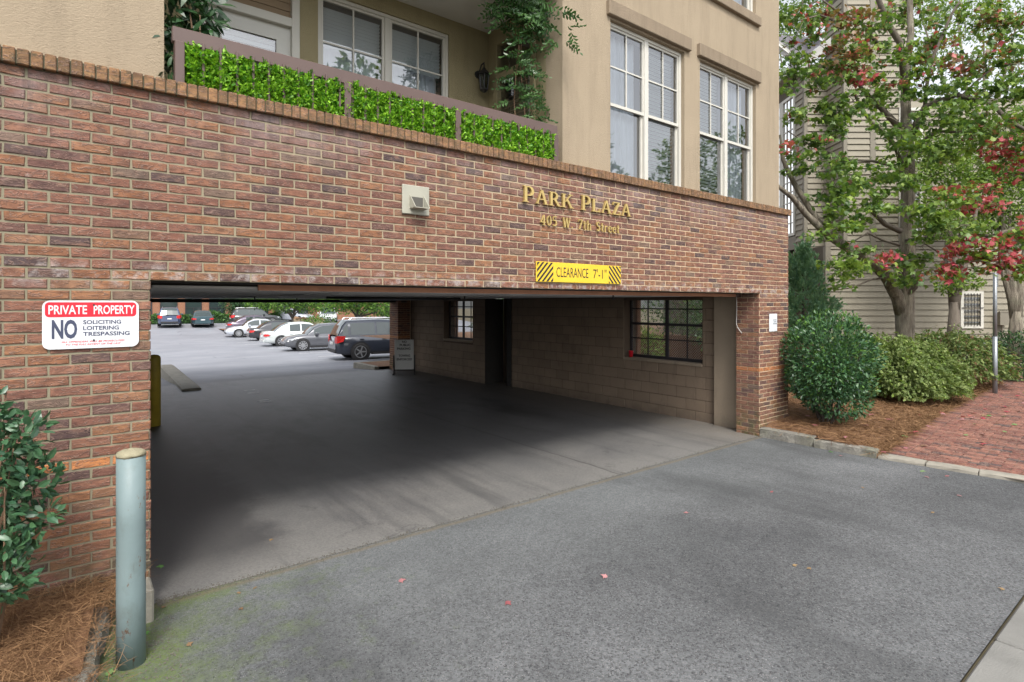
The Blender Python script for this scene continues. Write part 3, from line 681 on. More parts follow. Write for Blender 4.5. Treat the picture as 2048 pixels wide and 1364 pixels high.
# opening fittings
for n_, (Xf, h0, h1, z0, z1) in enumerate(openings):
    gx = Xf + .18
    m_ = MB(); m_.bbox(Xf - .025, Xf + .36, h0, h1, z0 - .045, z0 + .005, .006)
    sl = m_.build('window_sill', M['pilaster'], bw)
    m_ = MB(); m_.box(Xf + .002, Xf + .352, h1 - .003, h1 + .01, z0, z1); m_.build('reveal', M['pilaster'], sl)
    m_ = MB(); m_.box(Xf + .353, Xf + .46, h1 - .05, h1 + .2, z0 - .2, 2.2); m_.build('outer_jamb', M['oldbrick'], sl)
    fr = MB(); fr.box(gx, gx + .04, h0, h0 + .05, z0, z1); fr.box(gx, gx + .04, h1 - .05, h1, z0, z1); fr.box(gx, gx + .04, h0 + .05, h1 - .05, z0 + .005, z0 + .06)
    fr.box(gx, gx + .04, (h0+h1)/2 - .03, (h0+h1)/2 + .03, z0 + .06, z1); fo = fr.build('window', M['darkbar'], bw)
    b_ = MB(); H = z1 - z0
    for t, th in ((.285, .012), (.54, .024), (.80, .012)): 
        zz = z0 + .06 + t * H; b_.box(gx + .004, gx + .03, h0 + .05, (h0+h1)/2 - .03, zz - th, zz + th); b_.box(gx + .004, gx + .03, (h0+h1)/2 + .03, h1 - .05, zz - th, zz + th)
    for t in (.25, .75): b_.box(gx + .008, gx + .026, h0 + (h1-h0)*t - .01, h0 + (h1-h0)*t + .01, z0 + .06, z1)
    b_.build('glazing_bar', M['darkbar'], fo)
    e_ = MB(); sp = .048; wd = h1 - h0; X = gx + .07
    for sgn in (1, -1):
        k = -H
        while k < wd:
            a0, a1 = max(0, k), min(wd, k + H * .62 / .62)
            def zat(a): return (a - k) if sgn > 0 else H - (a - k)
            if a1 - a0 > .02:
                ya, yb = h0 + a0, h0 + a1; za, zb = z0 + min(max(zat(a0), 0), H), z0 + min(max(zat(a1), 0), H); q = .005
                e_.add([(X, ya - q, za), (X, ya + q, za), (X, yb + q, zb), (X, yb - q, zb), (X + .004, ya, za), (X + .004, yb, zb)], [(0,1,2,3),(0,3,5,4),(1,4,5,2)])
            k += sp
    e_.build('metal_mesh', M['rustmesh'], fo)

# ---- stucco storeys
SY = 4.66
XA0, XA1, XB0, XB1 = 5.163, 6.65, 7.012, 8.519
ZW0, ZW1, ZU0 = 3.55, 5.49, 6.60
BX0, BX1, BYB, BZC = .545, 4.375, 6.076, 5.61
mb = MB()
mb.box(-4.1, BX0, SY, BYB + .2, 3.5, 5.61); mb.box(-4.1, BX1, SY, BYB + .2, 5.615, 9.6)
mb.box(BX1, XA0, SY, SY + .28, 3.5, 9.6); mb.box(XA1, XB0, SY, SY + .28, 3.5, 9.6); mb.box(XB1, 9.25, SY, SY + .28, 3.5, 9.6)
mb.box(XA0, XA1, SY, SY + .28, ZW1, 9.6); mb.box(XB0, XB1, SY, SY + .28, ZW1, ZU0); mb.box(XB0, XB1, SY, SY + .28, 8.5, 9.6)
mb.box(9.0, 9.25, SY + .28, 16.4, 2.94, 9.6); mb.box(-4.1, 9.0, 7.6, 16.4, 2.94, 9.6)
st = mb.build('stucco_wall', M['stucco'], bld)
mb = MB()                                                    # balcony recess
mb.box(BX0, 1.0, BYB, BYB + .2, 2.94, BZC); mb.box(1.93, 2.127, BYB, BYB + .2, 2.94, BZC); mb.box(3.77, BX1, BYB, BYB + .2, 2.94, BZC)
mb.box(1.0, 1.93, BYB, BYB + .2, 5.46, BZC); mb.box(2.127, 3.77, BYB, BYB + .2, 5.42, BZC); mb.box(2.127, 3.77, BYB, BYB + .2, 2.94, 3.5)
mb.box(BX1 + .001, BX1 + .22, SY + .28, 5.12, 2.94, BZC); mb.box(BX1 + .001, BX1 + .22, 5.93, BYB + .2, 2.94, BZC); mb.box(BX1 + .001, BX1 + .22, 5.12, 5.93, 5.44, BZC)
mb.build('balcony_wall', M['stuccoin'], bld)
mb = MB(); mb.box(BX0, BX1, SY + .01, BYB, BZC, BZC + .004); mb.build('balcony_ceiling', M['ceilw'], bld)
mb = MB(); mb.box(BX0, BX1, FY + W_, BYB, 2.941, 2.952); mb.build('balcony_floor', M['concrete'], bld)
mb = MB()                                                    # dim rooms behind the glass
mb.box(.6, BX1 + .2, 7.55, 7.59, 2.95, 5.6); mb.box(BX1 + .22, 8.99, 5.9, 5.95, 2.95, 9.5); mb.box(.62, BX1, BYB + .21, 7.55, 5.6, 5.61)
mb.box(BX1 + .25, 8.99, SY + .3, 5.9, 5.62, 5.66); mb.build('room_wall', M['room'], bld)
for (a, b, z0, z1) in ((XA0 - .07, XA1 + .1, 5.515, 5.69), (XB0 - .07, XB1 + .08, 5.515, 5.69), (XB0 - .07, XB1 + .08, 6.41, 6.55)):
    m_ = MB(); m_.bbox(a, b, SY - .055, SY + .01, z0, z1, .008); m_.build('window_trim', M['trimstucco'], bld)

def curtain(mb, x0, x1, z0, z1, y, folds):
    n = int((x1 - x0) / .018); vs = []; fs = []
    for i in range(n + 1):
        t = i / n; yy = y + .022 * math.sin(t * folds * 6.28 + math.sin(t * 9)) + .01 * math.sin(t * 31)
        vs += [(x0 + (x1-x0)*t, yy, z0), (x0 + (x1-x0)*t, yy*1.0, z1)]
    for i in range(n): fs.append((2*i, 2*i+2, 2*i+3, 2*i+1))
    mb.add(vs, fs)
def slats(mb, x0, x1, z0, z1, y, step=.05):
    z = z0
    while z < z1:
        mb.add([(x0, y - .013, z + .026), (x1, y - .013, z + .026), (x1, y + .013, z), (x0, y + .013, z)], [(0, 1, 2, 3)]); z += step
def window_pair(x0, x1, z0, z1, ysurf, cover, parent, rows=2, lower=True):
    """two double-hung sashes side by side; cover = what hangs behind each"""
    y = ysurf + .05; f = .042
    m = MB(); m.bbox(x0, x0 + f, y - .03, y + .06, z0, z1, .004); m.bbox(x1 - f, x1, y - .03, y + .06, z0, z1, .004); m.bbox(x0 + f, x1 - f, y - .03, y + .06, z1 - f, z1, .004); m.bbox(x0 + f, x1 - f, y - .03, y + .06, z0, z0 + f, .004)
    xm = (x0 + x1) / 2; m.bbox(xm - .036, xm + .036, y - .03, y + .06, z0 + f, z1 - f, .004)
    W = m.build('window', M['white'], parent)
    zm = z0 + (z1 - z0) * .49
    for s, (a, b) in enumerate(((x0 + f, xm - .036), (xm + .036, x1 - f))):
        for (za, zb, yo, grid) in ((zm - .02, z1 - f, 0, True), (z0 + f, zm + .02, .028, False)):
            e = .027
            q = MB(); q.box(a, a + e, y + yo - .012, y + yo + .014, za, zb); q.box(b - e, b, y + yo - .012, y + yo + .014, za, zb); q.box(a + e, b - e, y + yo - .012, y + yo + .014, zb - e, zb); q.box(a + e, b - e, y + yo - .012, y + yo + .014, za, za + e + .01)
            q.build('sash', M['white'], W)
            if grid:
                q = MB(); mx, mz = (a+b)/2, (za+zb)/2
                q.box(mx - .009, mx + .009, y + yo - .009, y + yo + .004, za + e, zb - e); q.box(a + e, mx - .009, y + yo - .009, y + yo + .004, mz - .009, mz + .009); q.box(mx + .009, b - e, y + yo - .009, y + yo + .004, mz - .009, mz + .009)
                q.build('muntin', M['white'], W)
            q = MB(); q.add([(a + e - .01, y + yo + .008, za + e - .01), (b - e + .01, y + yo + .008, za + e - .01), (b - e + .01, y + yo + .008, zb - e + .01), (a + e - .01, y + yo + .008, zb - e + .01)], [(0, 1, 2, 3)]); q.build('pane', M['glass'], W)
        kind = cover[s]
        q = MB()
        if kind == 'blind': slats(q, a + .01, b - .01, z0 + .08, z1 - .1, y + .1); q.box(a + .01, b - .01, y + .08, y + .12, z1 - .1, z1 - .05); q.build('blind', M['blind'], W)
        elif kind == 'curtain': curtain(q, a, a + (b-a)*.96, z0 + .05, z1 - .06, y + .14, 7); q.build('curtain', M['curtain'], W, smooth=True)
        elif kind == 'half':
            slats(q, a + .01, b - .01, z1 - .52, z1 - .1, y + .1, .04); q.build('blind', M['blind'], W)
            q = MB(); curtain(q, a, b, z0 + .05, z1 - .3, y + .2, 5); q.build('curtain', M['curtain'], W, smooth=True)
    return W
window_pair(XA0, XA1, ZW0, ZW1, SY + .03, ('curtain', 'blind'), bld)
window_pair(XB0, XB1, ZW0, ZW1, SY + .03, ('blind', 'curtain'), bld)
window_pair(XB0, XB1, ZU0, 8.5, SY + .03, ('curtain', 'curtain'), bld)
window_pair(2.127, 3.77, 3.5, 5.42, BYB, ('half', 'half'), bld)
# balcony door with the brown shade above, and the side door
M['doorw'] = plain('white_door', (.60, .60, .56), .5, var=.05)
m = MB(); m.bbox(1.0, 1.06, BYB - .02, BYB + .1, 2.95, 5.46, .004); m.bbox(1.85, 1.93, BYB - .02, BYB + .1, 2.95, 5.46, .004); m.bbox(1.06, 1.85, BYB - .02, BYB + .1, 4.93, 5.02, .004); m.bbox(1.06, 1.85, BYB - .02, BYB + .1, 5.40, 5.46, .004)
dr = m.build('balcony_door', M['white'], bld)
q = MB(); q.box(1.06, 1.2, BYB + .04, BYB + .08, 2.95, 4.93); q.box(1.71, 1.85, BYB + .04, BYB + .08, 2.95, 4.93); q.box(1.2, 1.71, BYB + .04, BYB + .08, 4.78, 4.93); q.box(1.2, 1.71, BYB + .04, BYB + .08, 2.95, 3.3); q.build('door_leaf', M['doorw'], dr)
q = MB(); q.add([(1.2, BYB + .06, 3.3), (1.71, BYB + .06, 3.3), (1.71, BYB + .06, 4.78), (1.2, BYB + .06, 4.78)], [(0, 1, 2, 3)]); q.build('pane', M['glass'], dr)
q = MB(); slats(q, 1.2, 1.71, 3.3, 4.78, BYB + .12, .05); q.build('blind', M['blind'], dr)
q = MB(); 
for k in range(9): q.box(1.06, 1.85, BYB + .03 + .01 * (k % 2), BYB + .06, 5.02 + k * .042, 5.02 + k * .042 + .041)
q.build('shade', M['brownshade'], dr)
X = BX1 - .012
m = MB(); m.bbox(X - .02, X + .1, 5.12, 5.2, 2.95, 5.44, .004); m.bbox(X - .02, X + .1, 5.85, 5.93, 2.95, 5.44, .004); m.bbox(X - .02, X + .1, 5.2, 5.85, 4.90, 4.99, .004); m.bbox(X - .02, X + .1, 5.2, 5.85, 5.37, 5.44, .004)
dr2 = m.build('side_door', M['stuccoin'], bld)
for za, zb in ((2.97, 4.90), (4.99, 5.37)):
    q = MB(); q.add([(X + .05, 5.2, za), (X + .05, 5.85, za), (X + .05, 5.85, zb), (X + .05, 5.2, zb)], [(0, 3, 2, 1)]); q.build('pane', M['glass'], dr2)
q = MB(); z = 3.0
while z < 4.85: q.add([(X + .09, 5.2, z), (X + .09, 5.85, z), (X + .115, 5.85, z + .03), (X + .115, 5.2, z + .03)], [(0, 1, 2, 3)]); z += .06
q.build('blind', M['brownshade'], dr2)

# balcony railing
rl = thing('balcony_railing', 'mauve brown balcony railing board on square balusters above the brick coping', 'railing', (2.4, 4.62, 3.6))
q = MB(); q.bbox(.588, 4.245, 4.598, 4.655, 3.897, 4.006, .005); q.build('top_rail', M['rail'], rl)
q = MB(); q.bbox(.66, 4.2, 4.60, 4.64, 3.605, 3.63, .004); q.build('bottom_rail', M['rail'], rl)
for X in (.63, 1.85, 2.94, 4.2):
    q = MB(); q.bbox(X - .03, X + .03, 4.566, 4.65, 3.594, 3.897, .004); q.build('post', M['rail'], rl)
X = .78
while X < 4.15:  # balusters
    if min(abs(X - p) for p in (.63, 1.85, 2.94, 4.2)) > .05:
        q = MB(); q.bbox(X - .0085, X + .0085, 4.584, 4.60, 3.60, 3.93, .002); q.build('baluster', M['rail'], rl)
    X += .112
# ================================================================ writing
def textmesh(body, x0, x1, z0, z1, y, depth=.0, bold=0.0, shear=0.0, spacing=1.0):
    """letters filling the box x0..x1, z0..z1 on a plane facing -y; returns (verts, faces)"""
    cu = bpy.data.curves.new('lettering', 'FONT'); cu.body = body; cu.offset = bold; cu.shear = shear; cu.space_character = spacing; cu.resolution_u = 3
    ob = bpy.data.objects.new('lettering', cu); C.objects.link(ob)
    bpy.context.view_layer.update()
    dg = bpy.context.evaluated_depsgraph_get(); me = bpy.data.meshes.new_from_object(ob.evaluated_get(dg))
    V = [tuple(v.co) for v in me.vertices]; F = [tuple(p.vertices) for p in me.polygons]
    bpy.data.objects.remove(ob); bpy.data.curves.remove(cu); bpy.data.meshes.remove(me)
    ax, bx = min(v[0] for v in V), max(v[0] for v in V); az, bz = min(v[1] for v in V), max(v[1] for v in V)
    return [(x0 + (v[0]-ax)/(bx-ax)*(x1-x0), y, z0 + (v[1]-az)/(bz-az)*(z1-z0)) for v in V], F
M['red'] = plain('sign_red', (.62, .012, .03), .4, var=.05)
M['signwhite'] = plain('sign_white', (.66, .68, .70), .35, var=.05, dirt=.12)
M['navy'] = plain('sign_navy', (.025, .03, .085), .45, var=.1)
M['slate'] = plain('sign_slate', (.045, .055, .10), .45, var=.1)
M['yellow'] = plain('sign_yellow', (.74, .50, .035), .45, var=.08, dirt=.15)
M['signblack'] = plain('sign_black', (.018, .018, .022), .5)
def rrect(x0, x1, z0, z1, r, n=5):
    pts = []
    for cx, cz, a0 in ((x1-r, z0+r, -90), (x1-r, z1-r, 0), (x0+r, z1-r, 90), (x0+r, z0+r, 180)):
        for k in range(n + 1): a = R(a0 + 90*k/n); pts.append((cx + r*math.cos(a), cz + r*math.sin(a)))
    return pts
# private property sign
S = thing('warning_sign', 'white and red private property sign with rounded corners on the left brick pier', 'sign', (.135, FY - .01, 1.77))
q = MB(); q.prism(rrect(-.114, .386, 1.772, 2.077, .04), FY - .012, FY - .008); q.build('plate', M['signwhite'], S)
sy = FY - .0135
q = MB(); q.prism(rrect(-.101, .372, 1.973, 2.066, .022), sy, sy + .001); q.build('red_band', M['red'], S)
def fit(b, s, body, x0, x1, z0, z1, y, mat, name='lettering', bold=0.0, shear=0.0):
    vs, fs = textmesh(body, x0, x1, z0, z1, y, 0, bold, shear); q = MB(); q.add(vs, fs); return q.build(name, mat, S)
fit(0, 0, 'PRIVATE', -.084, .108, 1.990, 2.047, sy - .0012, M['signwhite'], bold=.018); fit(0, 0, 'PROPERTY', .142, .362, 1.989, 2.047, sy - .0012, M['signwhite'], bold=.018)
fit(0, 0, 'NO', -.068, .058, 1.836, 1.957, sy, M['slate'], bold=.035)
for w_, x1, z in (('SOLICITING', .288, 1.926), ('LOITERING', .276, 1.888), ('TRESPASSING', .335, 1.850)): fit(0, 0, w_, .088, x1, z, z + .026, sy, M['navy'], bold=.018)
fit(0, 0, 'ALL OFFENDERS WILL BE PROSECUTED', -.022, .306, 1.8105, 1.8215, sy, M['red'], bold=.01, shear=.25); fit(0, 0, 'TO THE FULL EXTENT OF THE LAW', .0, .288, 1.7925, 1.8035, sy, M['red'], bold=.01, shear=.25)
q = MB(); q.lathe([(.006, -.003), (.006, .001)], (.143, sy - .001, 2.049), 8, 1); q.lathe([(.006, -.003), (.006, .001)], (.143, sy - .001, 1.823), 8, 1); q.build('screw_heads', M['black'], S)
# clearance sign
S = thing('clearance_sign', 'yellow clearance sign with black diagonal bars at both ends over the entrance', 'sign', (4.545, FY - .02, 2.29))
q = MB(); q.bbox(3.882, 5.208, FY - .022, FY - .008, 2.288, 2.502, .003); q.build('plate', M['yellow'], S)
sy = FY - .0235
q = MB()
def clip_poly(poly, x0, x1, z0, z1):
    for ax, lim, keep in ((0, x0, 1), (0, x1, -1), (1, z0, 1), (1, z1, -1)):
        out = []
        for i in range(len(poly)):
            a, b = poly[i], poly[(i+1) % len(poly)]; da, db = (a[ax]-lim)*keep, (b[ax]-lim)*keep
            if da >= 0: out.append(a)
            if da * db < 0: t = da/(da-db); out.append((a[0]+(b[0]-a[0])*t, a[1]+(b[1]-a[1])*t))
        poly = out
        if not poly: return []
    return poly
for (a, b, sg) in ((3.89, 4.12, 1), (4.995, 5.2, -1)):
    for k in range(-6, 9):
        c0 = a + k * .062; p = [(c0, 2.29), (c0 + .03, 2.29), (c0 + .03 + sg*.2, 2.50), (c0 + sg*.2, 2.50)]
        p = clip_poly(p, a, b, 2.294, 2.496)
        if len(p) > 2: q.prism(p, sy, sy + .001)
q.build('diagonal_bars', M['signblack'], S)
fit(0, 0, 'CLEARANCE', 4.165, 4.655, 2.345, 2.452, sy, M['signblack'], bold=.0); fit(0, 0, "7'-1\"", 4.735, 4.955, 2.345, 2.452, sy, M['signblack'])
# small white sign behind the shrub
S = thing('notice_sign', 'small plain white notice half hidden by the shrub on the right pier', 'sign', (8.83, FY - .01, 1.62))
q = MB(); q.bbox(8.715, 8.96, FY - .012, FY - .006, 1.615, 1.895, .002); q.build('plate', M['signwhite'], S)
for k, (a, b) in enumerate(((8.83, 8.94), (8.845, 8.94), (8.83, 8.95))):
    q = MB(); z = 1.79 - k*.03; 
    for j in range(5): q.box(a + (b-a)*j/5, a + (b-a)*(j+.7)/5, FY - .0135, FY - .0125, z, z + .012)
    q.build('printed_line', M['slate'], S)
# "no public parking" swing sign, facing the street
S = thing('sidewalk_sign', 'white changeable letter sidewalk sign in a black frame by the far brick pier', 'sign', (0, 0, 0))
tagp = Vector((7.80, 15.05, 0))
q = MB(); q.bbox(-.275, .275, -.02, .02, .13, 1.0, .008); q.build('board', plain('weathered_sign_board', (.66, .67, .66), .5, var=.06), S, local=True)
q = MB(); 
for s_ in (-1, 1):
    q.box(s_*.30 - .02, s_*.30 + .02, -.025, .025, .10, .55); q.box(s_*.30 - .025, s_*.30 + .025, -.32, .32, .0, .045); q.tube([(s_*.30, -.28, .04), (s_*.30, 0, .2)], .014, 6); q.tube([(s_*.30, .28, .04), (s_*.30, 0, .2)], .014, 6)
q.box(-.28, .28, -.015, .015, .10, .128); q.build('stand', M['black'], S, local=True)
for t_, x0, x1, z in (('NO', -.06, .07, .905), ('PUBLIC', -.13, .18, .81), ('PARKING', -.2, .18, .705), ('TOWING', -.16, .17, .50), ('ENFORCED', -.215, .225, .395)):
    vs, fs = textmesh(t_, x0, x1, z, z + .068, -.0225, bold=.03); q = MB(); q.add(vs, fs); q.build('lettering', M['signblack'], S, local=True)
S.location = tagp; S.rotation_euler = (0, 0, R(-30))

# raised brass letters, drawn as serif capitals
def glyph(ch):
    T, t, sf = .17, .085, .055; P = []
    def rect(x0, x1, z0, z1): P.append([(x0, z0), (x1, z0), (x1, z1), (x0, z1)])
    def stem(x, wd=T, z0=0.0, z1=1.0, s0=True, s1=True, e=.085):
        rect(x, x + wd, z0, z1)
        if s0: rect(x - e, x + wd + e, z0, z0 + sf)
        if s1: rect(x - e, x + wd + e, z1 - sf, z1)
    def diag(x0, z0, x1, z1, wd): P.append([(x0 - wd/2, z0), (x0 + wd/2, z0), (x1 + wd/2, z1), (x1 - wd/2, z1)])
    def arc(cx, cz, rx, rz, a0, a1, w0, w1=None, n=12):
        for k in range(n):
            q0, q1 = R(a0 + (a1-a0)*k/n), R(a0 + (a1-a0)*(k+1)/n)
            def th(q): c_ = abs(math.cos(q)); return (w1 or w0*.5) + (w0 - (w1 or w0*.5))*c_
            a, b = th(q0), th(q1)
            P.append([(cx+rx*math.cos(q0), cz+rz*math.sin(q0)), (cx+rx*math.cos(q1), cz+rz*math.sin(q1)),
                      (cx+(rx-b)*math.cos(q1), cz+(rz-b)*math.sin(q1)), (cx+(rx-a)*math.cos(q0), cz+(rz-a)*math.sin(q0))])
    w_ = .8
    if ch == 'P': stem(.09); rect(.26, .42, .93, 1); rect(.26, .42, .40, .47); arc(.40, .70, .32, .30, -90, 90, T); w_ = .76
    elif ch == 'R': stem(.09); rect(.26, .42, .93, 1); rect(.26, .42, .44, .51); arc(.40, .72, .31, .28, -90, 90, T); diag(.78, 0, .44, .48, .2); rect(.68, .96, 0, sf); w_ = .92
    elif ch == 'A': diag(.13, 0, .46, 1, t); diag(.80, 0, .47, 1, T*1.05); rect(.24, .66, .30, .375); rect(.02, .26, 0, sf); rect(.66, .96, 0, sf); w_ = .96
    elif ch == 'K': stem(.09); diag(.30, .42, .74, .96, t); rect(.60, .92, 1-sf, 1); diag(.80, .02, .44, .60, T*1.1); rect(.66, 1.0, 0, sf); w_ = .96
    elif ch == 'L': stem(.09); rect(.26, .68, 0, .08); diag(.68, 0, .72, .26, .07); w_ = .76
    elif ch == 'Z': rect(.08, .74, .92, 1); rect(.06, .76, 0, .08); diag(.17, .05, .63, .95, T*1.1); diag(.09, .76, .11, .97, .06); diag(.73, .03, .75, .24, .06); w_ = .8
    elif ch == '4': rect(.40, .54, .0, 1); rect(.02, .68, .24, .32); diag(.07, .28, .45, .98, .09); rect(.30, .64, 0, .045); w_ = .7
    elif ch == '0': arc(.33, .5, .31, .5, 0, 360, .15, .07, 20); w_ = .68
    elif ch == '5': rect(.14, .58, .90, 1); diag(.13, .52, .17, .96, .07); arc(.28, .32, .32, .32, -130, 120, .15, .08, 14); w_ = .66
    elif ch == 'W': diag(.34, 0, .12, 1, .15); diag(.36, 0, .56, 1, .08); diag(.76, 0, .56, 1, .15); diag(.78, 0, 1.0, 1, .08); rect(.0, .26, 1-sf, 1); rect(.44, .70, 1-sf, 1); rect(.88, 1.12, 1-sf, 1); w_ = 1.14
    elif ch == '.': arc(.12, .08, .08, .08, 0, 360, .08, .08, 8); w_ = .26
    elif ch == '7': rect(.05, .62, .90, 1); diag(.22, 0, .56, .95, .13); diag(.08, .76, .07, .98, .06); w_ = .64
    elif ch == 't': rect(.14, .26, .10, .90); rect(.02, .42, .62, .69); arc(.28, .14, .14, .14, 180, 320, .09, .07, 6); w_ = .44
    elif ch == 'h': stem(.07, .13, 0, 1, True, False, .06); arc(.34, .44, .25, .26, 0, 150, .13, .08, 10); rect(.46, .59, 0, .46); rect(.40, .65, 0, sf); w_ = .68
    elif ch == 'S': arc(.32, .73, .26, .27, 30, 270, .15, .09, 12); arc(.32, .28, .28, .28, -150, 90, .15, .09, 12); w_ = .64
    elif ch == 'r': stem(.07, .13, 0, .68, True, False, .06); arc(.32, .46, .18, .22, 40, 150, .10, .08, 6); w_ = .50
    elif ch == 'e': arc(.30, .33, .27, .35, 20, 320, .13, .08, 16); rect(.12, .52, .34, .40); w_ = .6
    return P, w_
def raised(text, x0, x1, zb, cap, big, y0, dep, root):
    pen = 0; pl = []; start = True
    for ch in text:
        if ch == ' ': pen += .62; start = True; continue
        P, wd = glyph(ch); k = big if (start and ch.isupper()) else 1.0
        pl.append((P, pen, k)); pen += wd * k + .10; start = False
    sc = (x1 - x0) / (pen - .10)
    for P, o, k in pl:
        q = MB(); e = 0
        for p in P:
            e = (e + .0004) % .004
            q.prism([(x0 + (o + a*k)*sc, zb + b*k*cap) for a, b in p], y0 - dep - e, y0)
        q.build('letter', M['gold'], root)
S = thing('building_name', 'raised brass serif lettering PARK PLAZA 405 W. 7th Street on the brick', 'lettering', (4.55, FY - .02, 2.88))
raised('PARK PLAZA', 3.70, 5.385, 3.107, .148, 1.13, FY - .006, .024, S)
raised('405 W. 7th Street', 3.94, 5.185, 2.890, .108, 1.0, FY - .006, .018, S)

# wall vent
S = thing('wall_vent', 'square beige exhaust vent with a hooded outlet on the brick', 'vent', (2.467, FY - .01, 2.85))
M['ventw'] = plain('vent_paint', (.37, .36, .295), .55, var=.08, dirt=.2)
q = MB(); q.bbox(2.332, 2.604, FY - .022, FY - .004, 2.853, 3.113, .006); q.build('plate', M['ventw'], S)
q = MB(); a, b, zt, zb, yo = 2.405, 2.545, 3.03, 2.905, FY - .13
for X in (a, b): q.prism([(0, 0)], 0, 0) if False else q.add([(X - .003, FY - .022, zt), (X - .003, FY - .022, zb), (X - .003, yo, zb), (X + .003, FY - .022, zt), (X + .003, FY - .022, zb), (X + .003, yo, zb)], [(0,1,2),(3,5,4),(0,3,4,1),(1,4,5,2),(2,5,3,0)])
q.box(a, b, yo, FY - .022, zb - .006, zb); q.build('hood', M['ventw'], S)
q = MB(); q.box(a + .01, b - .01, FY - .0235, FY - .0225, zb + .002, zt - .02); q.build('outlet', plain('vent_throat', (.09, .085, .075), .9), S)
# carriage lantern on the balcony
S = thing('wall_lantern', 'black carriage lantern in the corner of the balcony wall', 'lantern', (4.2, 6.0, 4.8))
q = MB(); q.lathe([(.05, 0), (.05, -.02)], (4.2, BYB - .0, 5.02), 10, 1); q.tube([(4.2, BYB - .02, 5.02), (4.2, 5.99, 5.12), (4.2, 5.93, 5.13), (4.2, 5.93, 5.07)], .010, 6); q.build('bracket', M['black'], S)
q = MB(); q.lathe([(.015, .15), (.03, .12), (.085, .06), (.09, .05)], (4.2, 5.93, 4.92), 6); q.build('roof', M['black'], S)
q = MB()
for k in range(6): a = R(60*k); q.tube([(4.2 + .07*math.cos(a), 5.93 + .07*math.sin(a), 4.97), (4.2 + .05*math.cos(a), 5.93 + .05*math.sin(a), 4.79)], .006, 5)
q.lathe([(.055, 4.795 - 4.79), (.055, -.01), (.015, -.04)], (4.2, 5.93, 4.79), 6); q.build('cage', M['black'], S)
q = MB(); q.lathe([(.045, -.17), (.06, 0)], (4.2, 5.93, 4.965), 6); q.build('glass', M['glassdark'], S)
# bollards
g = G('chipped_blue_paint'); ps = g.pos(obj=False); base = g.mix(g.noise(3, 5, .6), (.135, .185, .190), (.200, .262, .265))
ru = g.ramp(g.noise(13, 6, .75, g.pos((1, 1, .45))), [(.60, 0.0), (.64, 1.0)]); base = g.mix(ru, base, (.13, .06, .03)); dr_ = g.math('MULTIPLY', g.ramp(g.noise(24, 5, .7, g.pos((1, 1, .06))), [(.60, 0.0), (.66, .8)]), g.ramp(g.noise(3, 3), [(.5, 0.0), (.6, 1.0)])); base = g.mix(dr_, base, (.09, .06, .04))
sm = g.ramp(g.noise(4, 6, .7, g.pos((1, 1, .7), loc=(0, 0, 3))), [(.55, 0.0), (.75, .6)]); base = g.mix(sm, base, (.10, .12, .11)); M['bluepaint'] = g.bsdf(base, .5, 0, g.bump(g.noise(20, 5), .25, .006), .4)
g = G('lichen_concrete'); c = g.mix(g.noise(30, 5, .7), (.17, .15, .085), (.40, .37, .26)); M['lichen'] = g.bsdf(c, .95, 0, g.bump(g.noise(45, 5), 1, .012))
S = thing('steel_bollard', 'pale blue chipped steel bollard with a concrete filled top by the left pier', 'bollard', (.295, 3.91, 0))
q = MB(); q.lathe([(.0725, -.02), (.0722, .4), (.0718, .8), (.072, 1.185)], (.295, 3.91, 0), 32); q.build('post', M['bluepaint'], S, smooth=True)
q = MB(); q.lathe([(.073, 1.186), (.0745, 1.197), (.070, 1.208), (.05, 1.219), (.02, 1.224)], (.295, 3.91, 0), 24)
q.v = [(x + rng.uniform(-.003, .003), y + rng.uniform(-.003, .003), z + rng.uniform(-.003, .004)) for x, y, z in q.v]; q.build('concrete_cap', M['lichen'], S, smooth=True)
S = thing('yellow_bollard', 'dull yellow steel bollard standing inside the carport at its left', 'bollard', (1.17, 11.25, 0))
M['oldyellow'] = plain('old_yellow_paint', (.52, .38, .05), .55, var=.2, dirt=.5)
q = MB(); q.lathe([(.10, 0), (.10, 1.13), (.092, 1.165), (.06, 1.19), (.02, 1.2)], (1.17, 11.25, 0), 20); q.build('post', M['oldyellow'], S, smooth=True)
# red cup on the sill, hanging cable
S = thing('red_cup', 'red plastic cup left on the sill of the barred opening', 'cup', (NX + .05, 7.36, 1.007))
q = MB(); q.lathe([(.034, 0), (.047, .115), (.049, .117), (.049, .122), (.043, .12), (.032, .01)], (NX + .05, 7.36, 1.007), 14); q.build('body', plain('red_plastic', (.62, .015, .03), .35, var=.04), S, smooth=True)
S = thing('loose_cable', 'thin pale cable dangling from the lintel beside the right pier', 'cable', (8.42, 4.97, 1.7))
q = MB(); q.tube([(8.436, 4.94, 2.17), (8.44, 4.935, 2.0), (8.425, 4.93, 1.85), (8.40, 4.92, 1.74), (8.40, 4.90, 1.68), (8.425, 4.86, 1.61), (8.435, 4.845, 1.585)], .006, 6); q.build('strand', M['ceilw'], S, smooth=True)

